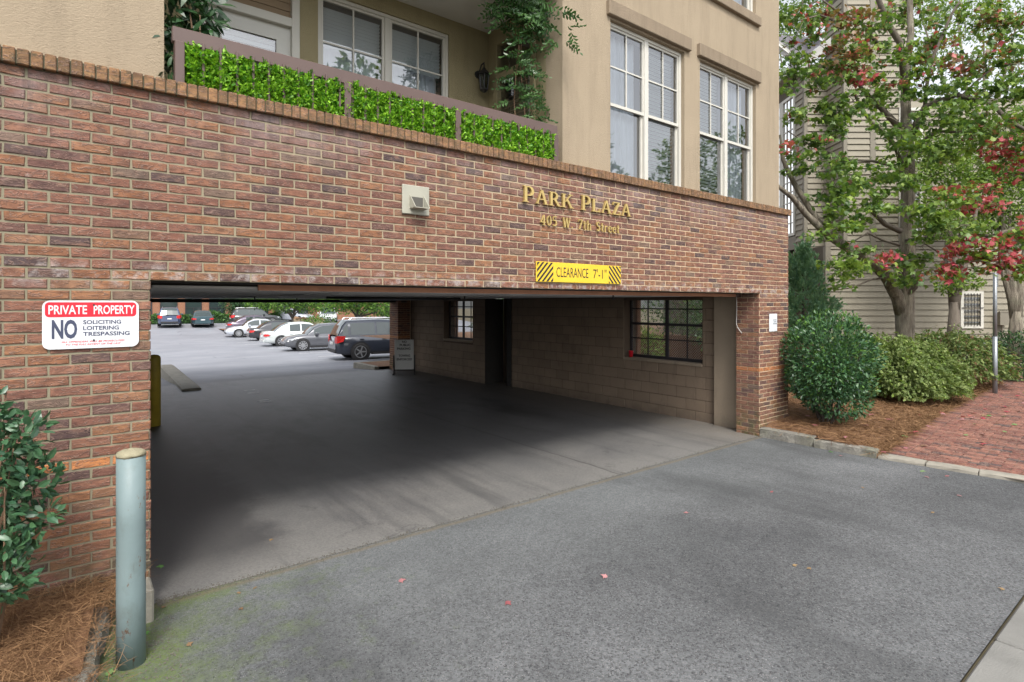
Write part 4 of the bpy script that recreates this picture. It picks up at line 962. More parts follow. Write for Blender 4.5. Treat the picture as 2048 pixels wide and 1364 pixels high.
# ================================================================ parked cars
M['tyre'] = plain('tyre_rubber', (.02, .02, .021), .85)
M['rim'] = plain('alloy', (.55, .56, .58), .35, .8, var=.05)
M['lampred'] = plain('tail_lamp', (.50, .02, .02), .2, var=.1)
M['lampclear'] = plain('head_lamp', (.55, .58, .6), .12, var=.1)
M['plate'] = plain('number_plate', (.62, .63, .64), .4)
M['trim'] = plain('car_trim', (.02, .02, .022), .6)
def paint(name, col):
    g = G(name); c = g.mix(g.noise(2, 4), mul(col, .94), mul(col, 1.06)); m = g.bsdf(c, .3, .25, None, .5); g.put(g.b.inputs['Coat Weight'], .8); g.put(g.b.inputs['Coat Roughness'], .06); return m
def car(label, loc, rz, L, W, H, col, kind='sedan', group='cars in the parking lot', name='parked_car', spokes=7):
    root = thing(name, label, 'car', (0, 0, 0), group); pm = paint(name + '_paint', col)
    hw = W / 2; rt = .33 if kind != 'suv' else .37; gc = .2 if kind != 'suv' else .26
    hx, tx = L/2, -L/2; belt = H * .60; wb = L * .29
    hood = H * .56; deck = {'sedan': H*.63, 'hatch': H*.64, 'suv': H*.60}[kind]
    st = [(tx, .72, gc+.14, deck-.22), (tx+.07, .86, gc+.04, deck-.05), (tx+.35, .97, gc, deck), (-wb, 1.0, gc, belt+.02), (0, 1.0, gc, belt), (wb-.1, 1.0, gc, hood+.06), (hx-.62, .97, gc, hood), (hx-.22, .88, gc+.03, hood-.09), (hx-.05, .74, gc+.08, hood-.22), (hx, .6, gc+.16, hood-.32)]
    q = MB(); vs, fs = [], []
    for (x, wf, zb, zt) in st:
        y = hw * wf; half = [(y*.90, zb), (y*.985, zb+.10), (y, zb+.28), (y*.99, (zb+.28+zt)/2), (y*.955, zt-.05), (y*.86, zt), (y*.4, zt+.02)]
        vs += [(x, a, b) for a, b in half] + [(x, -a, b) for a, b in reversed(half)]
    n = 14
    for i in range(len(st)-1):
        for j in range(n): k = (j+1) % n; fs.append((i*n+j, i*n+k, (i+1)*n+k, (i+1)*n+j))
    fs += [tuple(range(n)), tuple(range((len(st)-1)*n+n-1, (len(st)-1)*n-1, -1))]
    q.add(vs, fs)
    body = q.build('body', pm, root, smooth=True, local=True)
    # cabin
    A = {'sedan': hx-1.25, 'hatch': hx-1.15, 'suv': hx-1.25}[kind]; B = A - .75; D = {'sedan': tx+.62, 'hatch': tx+.18, 'suv': tx+.10}[kind]; Cc = {'sedan': D+.85, 'hatch': D+.55, 'suv': D+.38}[kind]
    zr = H; zb = belt - .03; wbm, wr = hw*.93, hw*.70
    cs = [(A, wbm*.9, zb, zb+.02), (A-.38, wbm, zb, (zb+zr)/2+.09), (B, wr+.03, zb, zr-.05), ((B+Cc)/2+.2, wr+.03, zb, zr), (Cc, wr+.02, zb, zr-.05), ((Cc+D)/2, wbm*.97, zb, (zb+zr)/2+.08), (D, wbm*.88, zb, zb+.03)]
    def sect(i):
        x, wt, z0, z1 = cs[i]; t = (z1 - zb) / (zr - zb); wtop = wbm + (wr - wbm) * t
        return x, wtop, z1
    q = MB(); vs, fs = [], []
    for i in range(len(cs)):
        x, wt, z1 = sect(i); half = [(wbm, zb), (wbm + (wt-wbm)*.55, zb+(z1-zb)*.55), (wt, z1-.02*(z1 > zb+.1)), (wt*.8, z1+.02), (wt*.3, z1+.035)]
        vs += [(x, a, b) for a, b in half] + [(x, -a, b) for a, b in reversed(half)]
    n = 10
    for i in range(len(cs)-1):
        for j in range(n-1): fs.append((i*n+j, i*n+j+1, (i+1)*n+j+1, (i+1)*n+j))
    q.add(vs, fs); q.build('roof', pm, root, smooth=True, local=True)
    def onside(x, t, sgn, e=.008):                            # point on the cabin flank
        i = 0
        while i < len(cs)-2 and not (cs[i][0] >= x >= cs[i+1][0]): i += 1
        u = (cs[i][0]-x)/(cs[i][0]-cs[i+1][0]); z1 = cs[i][3] + (cs[i+1][3]-cs[i][3])*u; T_ = (z1-zb)/(zr-zb); wt = wbm + (wr-wbm)*T_
        return (x, sgn*(wbm+(wt-wbm)*t + e), zb+(z1-zb)*t)
    xb = (B + Cc)/2 + .05
    for sgn in (-1, 1):
        for (xa, xz) in ((A-.34, xb+.04), (xb-.04, Cc+.02 if kind == 'sedan' else Cc+.12)) + (((Cc+.02, D+.16),) if kind == 'suv' else ()):
            q = MB(); N = 5; vs = []
            for k in range(N+1):
                x = xa + (xz-xa)*k/N; vs += [onside(x, .13, sgn), onside(x, .86, sgn)]
            q.add(vs, [(2*k, 2*k+2, 2*k+3, 2*k+1) for k in range(N)]); q.build('side_window', M['glassdark'] if False else M['carglass'], root, local=True)
    for nm_, i0, i1, nm in ((0, 0, 2, 'windscreen'), (1, 6, 4, 'rear_window')):
        q = MB(); vs = []
        pa, pb, pc = sect(i0), sect((i0+i1)//2), sect(i1); dx = .03 if nm == 'windscreen' else -.03
        for (x, wt, z) in (pa, pb, pc):
            vs += [(x+dx, -wt*.84, z+.012), (x+dx, -wt*.3, z+.045), (x+dx, wt*.3, z+.045), (x+dx, wt*.84, z+.012)]
        q.add(vs, [(r*4+c_, r*4+c_+1, (r+1)*4+c_+1, (r+1)*4+c_) for r in range(2) for c_ in range(3)]); q.build(nm, M['carglass'], root, local=True)
    # wheels, arches
    for sx in (-1, 1):
        for sgn in (-1, 1):
            x = sx*wb + (.06 if sx > 0 else -.02)
            q = MB(); q.lathe([(rt*1.16, -.01), (rt*1.16, .0)], (x, sgn*(hw+.004), rt), 24, 1); q.build('wheel_arch', M['trim'], root, local=True)
            q = MB(); prof = [(rt*.62, -.02), (rt*.66, .0), (rt*.95, .0), (rt, -.03), (rt, -.2), (rt*.6, -.2)] ; 
            if sgn < 0: prof = [(r_, -h_) for r_, h_ in prof]
            q.lathe(prof, (x, sgn*(hw+.02), rt), 24, 1); wh = q.build('wheel', M['tyre'], root, local=True, smooth=True)
            q = MB(); yo = sgn*(hw+.026)
            for k in range(spokes):
                a = 2*math.pi*k/spokes; ca, sa = math.cos(a), math.sin(a); r0, r1 = rt*.1, rt*.66; wdh = rt*.085
                q.add([(x+ca*r0-sa*wdh, yo, rt+sa*r0+ca*wdh), (x+ca*r0+sa*wdh, yo, rt+sa*r0-ca*wdh), (x+ca*r1+sa*wdh*.8, yo, rt+sa*r1-ca*wdh*.8), (x+ca*r1-sa*wdh*.8, yo, rt+sa*r1+ca*wdh*.8)], [(0,1,2,3)])
            for k in range(24):
                a0, a1 = 2*math.pi*k/24, 2*math.pi*(k+1)/24
                q.add([(x+math.cos(a0)*rt*.62, yo, rt+math.sin(a0)*rt*.62), (x+math.cos(a1)*rt*.62, yo, rt+math.sin(a1)*rt*.62), (x+math.cos(a1)*rt*.70, yo, rt+math.sin(a1)*rt*.70), (x+math.cos(a0)*rt*.70, yo, rt+math.sin(a0)*rt*.70)], [(0,1,2,3)])
            q.lathe([(rt*.13, -.004), (rt*.11, .004)], (x, yo, rt), 10, 1); q.build('rim', M['rim'], wh, local=True)
            q = MB(); q.lathe([(rt*.63, -.003), (rt*.63, 0)], (x, sgn*(hw+.012), rt), 20, 1); q.build('brake', M['trim'], wh, local=True)
    # lamps, plates, handles, mirrors, bumpers
    for sgn in (-1, 1):
        z = deck - .30 if kind != 'suv' else deck - .28; hh = .16 if kind != 'suv' else .30
        q = MB(); q.add([(tx+.03, sgn*hw*.60, z), (tx+.03, sgn*hw*.60, z+hh*.8), (tx+.075, sgn*hw*.88, z+hh), (tx+.07, sgn*hw*.88, z), (tx+.36, sgn*hw*.985, z+hh), (tx+.26, sgn*hw*.985, z+hh*.25), (tx-.01, sgn*hw*.60, z), (tx-.0, sgn*hw*.60, z+hh*.8), (tx+.03, sgn*(hw*.90), z+hh), (tx+.03, sgn*(hw*.90), z), (tx+.36, sgn*(hw+.006), z+hh), (tx+.26, sgn*(hw+.006), z+hh*.25)],
              [(6,9,8,7), (9,11,10,8), (7,8,2,1), (8,10,4,2), (6,0,3,9), (9,3,5,11), (6,7,1,0), (10,11,5,4)]); q.build('tail_light', M['lampred'], root, local=True)
        z = hood - .30
        q = MB(); q.add([(hx-.03, sgn*hw*.48, z), (hx-.09, sgn*hw*.50, z+.13), (hx-.20, sgn*hw*.84, z+.17), (hx-.14, sgn*hw*.80, z+.02), (hx-.48, sgn*hw*.972, z+.19), (hx-.40, sgn*hw*.96, z+.10)], [(0,3,2,1), (3,5,4,2)]); q.build('headlight', M['lampclear'], root, local=True)
        for x in (xb + .35, xb - .62):
            q = MB(); q.bbox(x - .09, x + .09, min(sgn*(hw*.985), sgn*(hw+.03)), max(sgn*(hw*.985), sgn*(hw+.03)), belt - .14, belt - .105, .004); q.build('door_handle', pm, root, local=True)
        q = MB(); q.bbox(A - .55, A - .38, min(sgn*(hw-.03), sgn*(hw+.16)), max(sgn*(hw-.03), sgn*(hw+.16)), belt, belt + .13, .03); q.build('wing_mirror', pm, root, local=True)
        q = MB(); q.box(-wb + rt*1.2, wb - rt*1.2 + .06, min(sgn*hw*.93, sgn*(hw+.003)), max(sgn*hw*.93, sgn*(hw+.003)), gc - .02, gc + .09); q.build('sill', M['trim'], root, local=True)
    q = MB(); q.bbox(tx - .03, tx + .2, -hw*.74, hw*.74, gc + .06, gc + .22, .02); q.build('rear_bumper', M['trim'] if kind == 'suv' else pm, root, local=True)
    q = MB(); q.bbox(hx - .2, hx + .02, -hw*.62, hw*.62, gc + .08, gc + .20, .02); q.build('grille', M['trim'], root, local=True)
    q = MB(); q.bbox(tx - .04, tx + .1, -.17, .17, deck - .36, deck - .25, .004); q.build('number_plate', M['plate'], root, local=True)
    if kind == 'suv':
        for sgn in (-1, 1):
            q = MB(); q.tube([(B-.1, sgn*wr*.9, H+.02), (B-.2, sgn*wr*.9, H+.07), (Cc+.2, sgn*wr*.9, H+.07), (Cc+.1, sgn*wr*.9, H+.01)], .02, 6); q.build('roof_rail', M['rim'], root, local=True)
    root.location = loc; root.rotation_euler = (0, 0, rz)
    return root
M['carglass'] = (lambda: (lambda g: g.bsdf((.03, .045, .045), .05, 0, None, .9))(G('car_window_glass')))()
for lab, x, y, rz, Lc, Wc, Hc, colc, kind, sp_ in (
 ('charcoal sport utility car nearest the carport, its rear towards the aisle', 11.29, 23.5, -8, 4.77, 1.84, 1.70, (.035, .042, .06), 'suv', 5),
 ('dark grey hatchback backed into its bay beside the charcoal sport utility car', 11.45, 31.6, 174, 4.5, 1.77, 1.46, (.11, .115, .13), 'hatch', 10),
 ('white sedan with red tail lights parked beyond the dark grey hatchback', 11.9, 37.0, -5, 4.75, 1.83, 1.46, (.60, .64, .63), 'sedan', 7),
 ('black sedan between the white sedan and the silver one', 12.8, 44.3, -6, 4.7, 1.82, 1.45, (.03, .032, .04), 'sedan', 7),
 ('silver sedan backed in with its nose towards the aisle', 12.5, 50.6, 174, 4.6, 1.8, 1.46, (.52, .55, .60), 'sedan', 11),
 ('dark purple grey sedan in the row beyond the silver one', 13.6, 55.2, -6, 4.7, 1.8, 1.5, (.10, .08, .12), 'sedan', 7),
 ('dark estate car with a tall roof at the far end of the row', 15.2, 61.5, -6, 4.7, 1.84, 1.66, (.04, .045, .05), 'suv', 7),
 ('blue grey sport utility car parked facing the far hedge', 7.75, 62.2, 82, 4.7, 1.86, 1.72, (.09, .115, .19), 'suv', 7),
 ('dark teal sedan facing the far hedge beside the blue grey one', 10.4, 61.8, 82, 4.7, 1.82, 1.46, (.035, .075, .09), 'sedan', 7),
 ('pale silver car far back behind the parked row', 20.5, 66.0, -60, 4.6, 1.8, 1.5, (.55, .58, .66), 'sedan', 7),
 ('white tall car far back by the garden wall', 22.8, 62.0, -110, 4.9, 1.9, 1.7, (.6, .63, .62), 'suv', 7)):
    car(lab, (x, y, lotz(y)), R(rz), Lc, Wc, Hc, colc, kind, spokes=sp_)
# ================================================================ townhouse with clapboard siding (square to the lens)
def sidingmat(name, col):
    g = G(name); c = g.mix(g.noise(1.5, 5, .6), mul(col, .88), mul(col, 1.08)); st = g.noise(3, 6, .7, g.pos((2, 2, .5))); c = g.mix(g.ramp(st, [(.55, 0.0), (.8, .35)]), c, mul(col, .6))
    return g.bsdf(c, .6, 0, g.bump(g.noise(60, 3), .15, .004), .3)
M['siding'] = sidingmat('cream_siding', (.265, .24, .185)); M['sidingtrim'] = sidingmat('siding_trim', (.215, .195, .155))
M['sheath'] = plain('siding_shadow_board', (.10, .085, .065), .9)
M['shingle'] = plain('grey_shingles', (.13, .12, .135), .9, var=.3, scale=12, bump=.6, bscale=30)
th = thing('townhouse', 'cream clapboard townhouse with a tall gridded bay window behind the maple', 'house', tuple(cf(12.5, 18, 0)))
def fbox(mb, a0, a1, b0, b1, z0, z1):                        # box in the house's own axes
    o = cf(a0, b0, z0); mb.obox(o, RGT * (a1 - a0), FWD * (b1 - b0), (0, 0, z1 - z0))
mb = MB(); fbox(mb, 9.92, 11.9, 17.03, 27, -.1, 9.4); fbox(mb, 9.92, 11.9, 17.03, 18.02, 9.4, 13); fbox(mb, 11.9, 18, 17.03, 24, -.1, 8.2); fbox(mb, 9.22, 9.92, 17.93, 27, 3.86, 9.6); fbox(mb, 9.38, 9.93, 17.03, 27, -.1, 3.79); fbox(mb, 7.2, 9.38, 19.03, 27, -.1, 3.7)
shl = mb.build('house_wall', M['sheath'], th)
EXPO = .181
def board(a0, b0, a1, b1, z):                                # one lapped board between two plan points
    p, q_ = cf(a0, b0, 0), cf(a1, b1, 0); d = q_ - p; nv = Vector((d.y, -d.x, 0)).normalized()
    zt = z + EXPO + .012; o = nv * .046; i = nv * .008; m_ = MB()
    vs = []
    for P in (p, q_):
        for off, zz in ((o, z), (i, zt), (nv * -.01, zt), (nv * -.01, z)): k = P + off; vs.append((k.x, k.y, zz))
    m_.add(vs, [(0,4,5,1),(1,5,6,2),(2,6,7,3),(3,7,4,0),(0,1,2,3),(7,6,5,4)]); m_.build('siding_board', M['siding'], shl)
def field(a0, b0, a1, b1, z0, z1):
    z = z0
    while z < z1 - .05: board(a0, b0, a1, b1, z); z += EXPO
field(9.52, 17.03, 18, 17.03, .25, 3.75)
field(10.02, 17.03, 10.69, 17.03, 3.93, 12.2); field(10.87, 17.03, 11.9, 17.03, 3.93, 12.2); field(11.9, 17.03, 18, 17.03, 3.93, 8.1)
field(9.92, 17.93, 9.92, 17.08, 3.86, 11.2)
field(9.30, 17.93, 9.92, 17.93, 3.86, 9.4)
field(9.22, 18.42, 9.22, 18.0, 3.86, 9.4)
field(7.2, 19.03, 9.38, 19.03, .3, 3.65)
mb = MB()
fbox(mb, 9.36, 9.51, 16.98, 17.12, 0, 3.76); fbox(mb, 9.90, 10.01, 16.98, 17.1, 3.9, 13); fbox(mb, 10.70, 10.86, 16.985, 17.05, 3.9, 13); fbox(mb, 9.36, 18, 16.98, 17.04, 3.765, 3.9)
fbox(mb, 9.19, 9.295, 17.89, 18.0, 3.8, 9.5); fbox(mb, 9.18, 9.9, 17.9, 18.5, 3.70, 3.85); fbox(mb, 9.185, 9.24, 18.4, 22, 3.82, 4.25)
mb.build('corner_board', M['sidingtrim'], th)
mb = MB(); fbox(mb, 9.3, 9.9, 17.94, 22, 3.66, 3.72); mb.build('bay_soffit', M['sidingtrim'], th)
def gridwin(axis, fixed, u0, u1, z0, z1, nu, nz, name='window'):
    """window in the house's axes: axis 'b' runs along b on plane a = fixed, 'a' along a on plane b = fixed"""
    def bx(mb, ua, ub, za, zb, p=.03):
        if axis == 'b': fbox(mb, fixed - p, fixed + .03, ua, ub, za, zb)
        else: fbox(mb, ua, ub, fixed - p, fixed + .03, za, zb)
    f = .09; m_ = MB(); bx(m_, u0, u0 + f, z0, z1); bx(m_, u1 - f, u1, z0, z1); bx(m_, u0 + f, u1 - f, z0, z0 + f); bx(m_, u0 + f, u1 - f, z1 - f, z1)
    W = m_.build(name, M['white'], th)
    m_ = MB(); iu, iz = (u1-u0-2*f)/nu, (z1-z0-2*f)/nz
    for k in range(1, nu): c_ = u0 + f + iu*k; bx(m_, c_ - .014, c_ + .014, z0 + f, z1 - f, .012)
    for k in range(1, nz): c_ = z0 + f + iz*k; bx(m_, u0 + f, u1 - f, c_ - .014, c_ + .014, .010)
    if nu + nz > 2: m_.build('muntin', M['white'], W)
    q = MB(); P = [(u0+f-.01, z0+f-.01), (u1-f+.01, z0+f-.01), (u1-f+.01, z1-f+.01), (u0+f-.01, z1-f+.01)]
    q.add([tuple(cf(fixed+.015, u, z) if axis == 'b' else cf(u, fixed+.015, z)) for u, z in P], [(0,1,2,3)]); q.build('pane', M['glass'], W)
    q = MB(); q.add([tuple(cf(fixed+.028, u, z) if axis == 'b' else cf(u, fixed+.028, z)) for u, z in P], [(0,1,2,3)]); q.build('drawn_blind', M['curtain'] if axis == 'a' else M['room'], W)
    return W
gridwin('b', 9.19, 18.47, 19.35, 4.28, 8.9, 3, 13); gridwin('b', 9.19, 19.40, 20.3, 4.28, 8.9, 3, 13)
gridwin('a', 16.985, 11.55, 12.25, 6.3, 7.9, 2, 2); gridwin('a', 16.985, 11.55, 12.25, 3.98, 5.6, 2, 2)
W = gridwin('a', 16.985, 13.38, 14.06, 1.32, 2.42, 1, 2)
mb = MB()
for k in range(6): c_ = 13.49 + k * .092; fbox(mb, c_ - .005, c_ + .005, 16.93, 16.945, 1.38, 2.36)
fbox(mb, 13.4, 14.04, 16.928, 16.947, 1.92, 1.94); mb.build('security_bars', M['darkbar'], W)
mb = MB()                                                    # eave and roof over the bay
fbox(mb, 8.86, 9.2, 17.7, 22, 9.42, 9.62); mb.build('eave_fascia', M['whitetrim'], th)
def slab(pts, th_, mat, name):
    mb = MB(); n_ = len(pts); dn = FWD * th_
    mb.add([tuple(q) for q in pts] + [tuple(q + dn) for q in pts], [tuple(range(n_)), tuple(range(2*n_-1, n_-1, -1))] + [((k+1) % n_, k, n_+k, n_+(k+1) % n_) for k in range(n_)]); mb.build(name, mat, th)
slab([at(1548, 70, 20.0), at(1630, 74, 20.0), at(1648, 84, 17.7), at(1602, 119, 17.5), at(1556, 79, 18.6)], .1, M['shingle'], 'roof')
slab([at(1540, 74, 18.5), at(1557, 80, 18.5), at(1601, 120, 17.45), at(1596, 132, 17.45), at(1553, 96, 18.5), at(1540, 90, 18.5)], .08, M['whitetrim'], 'rake_board')
slab([at(1601, 121, 17.45), at(1662, 74, 16.95), at(1662, 92, 16.95), at(1596, 146, 17.45)], .06, M['whitetrim'], 'eave_board')
ub = thing('meter_box', 'beige utility box on the clapboard wall behind the sign post', 'utility box', tuple(cf(14.5, 16.9, 1.2)))
mb = MB(); fbox(mb, 14.42, 14.72, 16.8, 16.985, 1.42, 1.80); fbox(mb, 14.40, 14.74, 16.79, 16.84, 1.80, 1.83); mb.build('case', M['sidingtrim'], ub)
mb = MB(); p = cf(14.57, 16.9, 0); mb.tube([(p.x, p.y, .3), (p.x, p.y, 1.42)], .03, 8); mb.build('conduit', M['sidingtrim'], ub)
# sign post on the pavement edge
gp = at(1990, 785, 12.2); S = thing('sign_post', 'grey steel post with a small sign seen edge on beside the brick pavement', 'post', (gp.x, gp.y, .12))
M['galv'] = plain('galvanised_steel', (.27, .29, .31), .45, .6, var=.12)
mb = MB(); mb.tube([(gp.x, gp.y, .05), (gp.x, gp.y, 1.35)], .045, 12); mb.tube([(gp.x, gp.y, 1.33), (gp.x, gp.y, 2.72)], .037, 12); mb.build('pole', M['galv'], S, smooth=True)
mb = MB(); q0 = gp + RGT * .06; mb.obox((q0.x, q0.y, 2.42), RGT * .20 + FWD * .22, FWD * .004 - RGT * .004, (0, 0, .29)); mb.build('sign_plate', M['galv'], S)

# ================================================================ foliage
L = {}
L['green'] = leafmat('maple_green', (.075, .155, .045), (.20, .31, .075), .42, .36)
L['light'] = leafmat('maple_light_green', (.16, .28, .05), (.34, .46, .09), .45, .4)
L['red'] = leafmat('maple_red', (.50, .05, .10), (.70, .22, .20), .45, .38)
L['bronze'] = leafmat('maple_bronze', (.26, .14, .10), (.34, .24, .09), .45, .3)
L['camellia'] = leafmat('camellia', (.035, .10, .055), (.09, .20, .085), .36, .08, .5)
L['holly'] = leafmat('holly', (.026, .085, .038), (.085, .19, .065), .36, .06, .5)
L['hollytip'] = leafmat('holly_tip', (.05, .14, .03), (.14, .28, .05), .32, .2)
L['jun'] = leafmat('spreading_shrub', (.17, .26, .075), (.38, .46, .16), .6, .3)
L['conifer'] = leafmat('conifer', (.17, .34, .24), (.36, .54, .36), .6, .45)
L['faux'] = leafmat('artificial_hedge', (.05, .22, .012), (.38, .70, .05), .45, .25)
L['ficus'] = leafmat('ficus', (.020, .055, .025), (.05, .12, .04), .3, .1)
L['vine'] = leafmat('vine', (.040, .105, .035), (.09, .19, .05), .35, .25)
L['lot'] = leafmat('lot_tree', (.07, .17, .025), (.20, .36, .055), .5, .35)
L['lotdark'] = leafmat('lot_tree_dark', (.02, .06, .025), (.055, .12, .04), .5, .15)
L['hedge'] = leafmat('hedge', (.04, .12, .025), (.11, .24, .05), .5, .2)
g = G('maple_bark'); fur = g.noise(13, 7, .75, g.pos((1, 1, .14))); c = g.mix(g.ramp(fur, [(.36, 0.0), (.62, 1.0)]), (.075, .06, .045), (.27, .235, .18)); c = g.mix(g.ramp(g.noise(3, 5), [(.5, 0.0), (.7, .5)]), c, (.22, .22, .15))
M['bark'] = g.bsdf(c, .9, 0, g.bump(fur, 1.0, .05))
g = G('limb_bark'); c = g.mix(g.noise(9, 6, .7, g.pos((1, 1, .5))), (.06, .048, .038), (.19, .16, .125)); M['limbbark'] = g.bsdf(c, .9, 0, g.bump(g.noise(24, 6, .7), .9, .015))
M['darkbark'] = plain('dark_bark', (.055, .045, .038), .9, var=.3, scale=20, bump=.6)
M['twig'] = plain('brown_twig', (.16, .10, .06), .9)
cp = np.array(cam.location)
def crownparts(root, pos, mats_i, M3, leaf, keys, part='leaf', stuff='foliage', limit=300):
    """the 300 leaves that show largest as parts sharing meshes, the rest joined"""
    d = pos - cp; dep = d @ np.array(FWD); a = d @ np.array(RGT); inv = (dep > .3) & (np.abs(a / np.maximum(dep, .01)) < .9)
    sz = np.linalg.norm(M3[:, :, 0], axis=1) / np.maximum(dep, .3) * inv
    order = np.argsort(-sz); top = order[:limit]; rest = order[limit:]
    base = {}
    for i in top:
        k = (int(mats_i[i]), int(nr.integers(3)))
        if k not in base:
            me = bpy.data.meshes.new(part); me.from_pydata(leaf[0], [], leaf[1]); me.materials.append(L[keys[k[0]]])
            at_ = me.attributes.new('tint', 'FLOAT', 'FACE'); at_.data.foreach_set('value', [.2 + .3*k[1]] * len(leaf[1])); base[k] = me
        o = bpy.data.objects.new(part, base[k]); C.objects.link(o); o.parent = root
        m4 = Matrix(M3[i].tolist()).to_4x4(); m4.translation = Vector(pos[i] - np.array(wpos(root))); o.matrix_local = m4
    if len(rest): scatter(stuff, leaf, M3[rest], pos[rest], [L[k] for k in keys], root, mats_i[rest], 'stuff')

# ---- the maple
mp = thing('maple_tree', 'big red maple turning from green to red beside the cream townhouse', 'tree', tuple(at(1808, 740, 12.5)))
def pl(*pts): return [at(*p) for p in pts]
PX = lambda r, d: r / 1137.8 * d
mb = MB(); mb.tube(pl((1811, 800, 12.5), (1810, 720, 12.5), (1810, 660, 12.5), (1809, 600, 12.5), (1813, 540, 12.5), (1815, 460, 12.5), (1816, 380, 12.5), (1816, 310, 12.5), (1812, 250, 12.5), (1811, 190, 12.55), (1812, 140, 12.6), (1822, 70, 12.7), (1818, -40, 12.8), (1810, -200, 13)),
        [PX(r, 12.5) for r in (22, 18, 16.5, 17.5, 15, 13.5, 12.5, 12, 10, 8.5, 7, 6, 5, 3)], 12)
mb.build('trunk', M['bark'], mp, smooth=True)
limbs = [
 ([(1803, 625, 12.5), (1795, 595, 12.4), (1772, 552, 12.2), (1748, 528, 12.0), (1722, 510, 11.8), (1690, 492, 11.6), (1660, 472, 11.4), (1645, 460, 11.3), (1612, 428, 11.2), (1585, 395, 11.1), (1558, 374, 11.0), (1530, 350, 11)], [13, 12, 11, 10.5, 10, 9, 8.5, 7, 6, 5, 4, 2.5]),
 ([(1655, 467, 11.4), (1635, 440, 11.5), (1612, 405, 11.6), (1590, 370, 11.7), (1575, 340, 11.8), (1566, 318, 11.8), (1560, 270, 11.9)], [6.5, 6, 5.5, 5, 4.5, 4, 2]),
 ([(1812, 262, 12.5), (1796, 252, 12.4), (1780, 235, 12.2), (1758, 212, 12.0), (1738, 193, 11.9), (1722, 175, 11.8), (1705, 150, 11.7)], [7, 6.5, 6, 5, 4.5, 3.5, 2]),
 ([(1805, 335, 12.5), (1790, 290, 12.3), (1765, 262, 12.1), (1742, 245, 12.0), (1722, 215, 12.0), (1704, 180, 12.0)], [4.5, 4.2, 4, 3.5, 3, 1.5]),
 ([(1820, 275, 12.5), (1838, 238, 12.3), (1850, 215, 12.2), (1880, 202, 12.0), (1912, 190, 11.8), (1955, 200, 11.6), (1985, 208, 11.5), (2015, 240, 11.4), (2048, 258, 11.3), (2100, 285, 11.2)], [7.5, 7, 6.5, 6, 5.5, 5, 4.5, 4, 3.5, 2]),
 ([(1850, 215, 12.2), (1852, 180, 12.2), (1862, 125, 12.1), (1885, 70, 12.1), (1905, 25, 12), (1935, -20, 12)], [4, 3.5, 3, 3, 2.5, 1.5]),
 ([(1824, 300, 12.5), (1855, 275, 12.3), (1878, 262, 12.2), (1895, 235, 12.1), (1915, 200, 12.0), (1950, 165, 11.9), (2000, 125, 11.8)], [4, 4, 3.5, 3, 2.5, 2, 1.5]),
 ([(1878, 262, 12.2), (1905, 264, 12.1), (1927, 262, 12.0)], [3, 3, 1.5]),
 ([(1808, 352, 12.5), (1785, 332, 12.4), (1745, 322, 12.2), (1700, 320, 12.0), (1660, 305, 11.8), (1620, 290, 11.7), (1575, 262, 11.6)], [3.5, 3, 2.6, 2.4, 2, 1.6, 1]),
 ([(1814, 200, 12.55), (1800, 85, 12.3), (1780, 55, 12.2), (1757, 0, 12.1), (1745, -60, 12)], [7, 6.5, 6, 5, 4]),
 ([(1757, 90, 12.0), (1722, 45, 11.8), (1682, 28, 11.7), (1645, 0, 11.6)], [4, 3.2, 2.5, 1.5]), ([(1672, 42, 11.7), (1640, 30, 11.6), (1610, 38, 11.5), (1580, 45, 11.5)], [2.2, 1.8, 1.4, 1]),
 ([(1812, 480, 12.4), (1860, 474, 11.8), (1905, 478, 11.4), (1950, 470, 11.2), (1985, 472, 11.0), (2060, 448, 11.0)], [3, 2.6, 3, 3.5, 4, 4]),
 ([(1800, 462, 12.4), (1770, 448, 12.2), (1745, 425, 12.0), (1755, 385, 11.9)], [6, 5, 3.5, 2]), ([(1798, 490, 12.4), (1765, 480, 12.1), (1735, 466, 11.9), (1700, 487, 11.8)], [3, 2.5, 2, 1]),
 ([(1812, 590, 12.4), (1830, 575, 12.3), (1836, 545, 12.2), (1850, 520, 12)], [6.5, 5, 4, 2]),
 ([(1800, 552, 12.3), (1745, 558, 12.0), (1705, 575, 11.8), (1675, 580, 11.7)], [2.2, 1.6, 1.3, .8]),
 ([(1840, 480, 12.3), (1870, 500, 12.1), (1890, 520, 12)], [2, 1.5, 1]),
]
for k_, (P, rr) in enumerate(limbs):
    mb = MB(); mb.tube(pl(*P), [max(.008, PX(r, p[2])) for r, p in zip(rr, P)], 8); mb.build('limb', M['limbbark'] if k_ > 1 else M['bark'], mp, smooth=True)
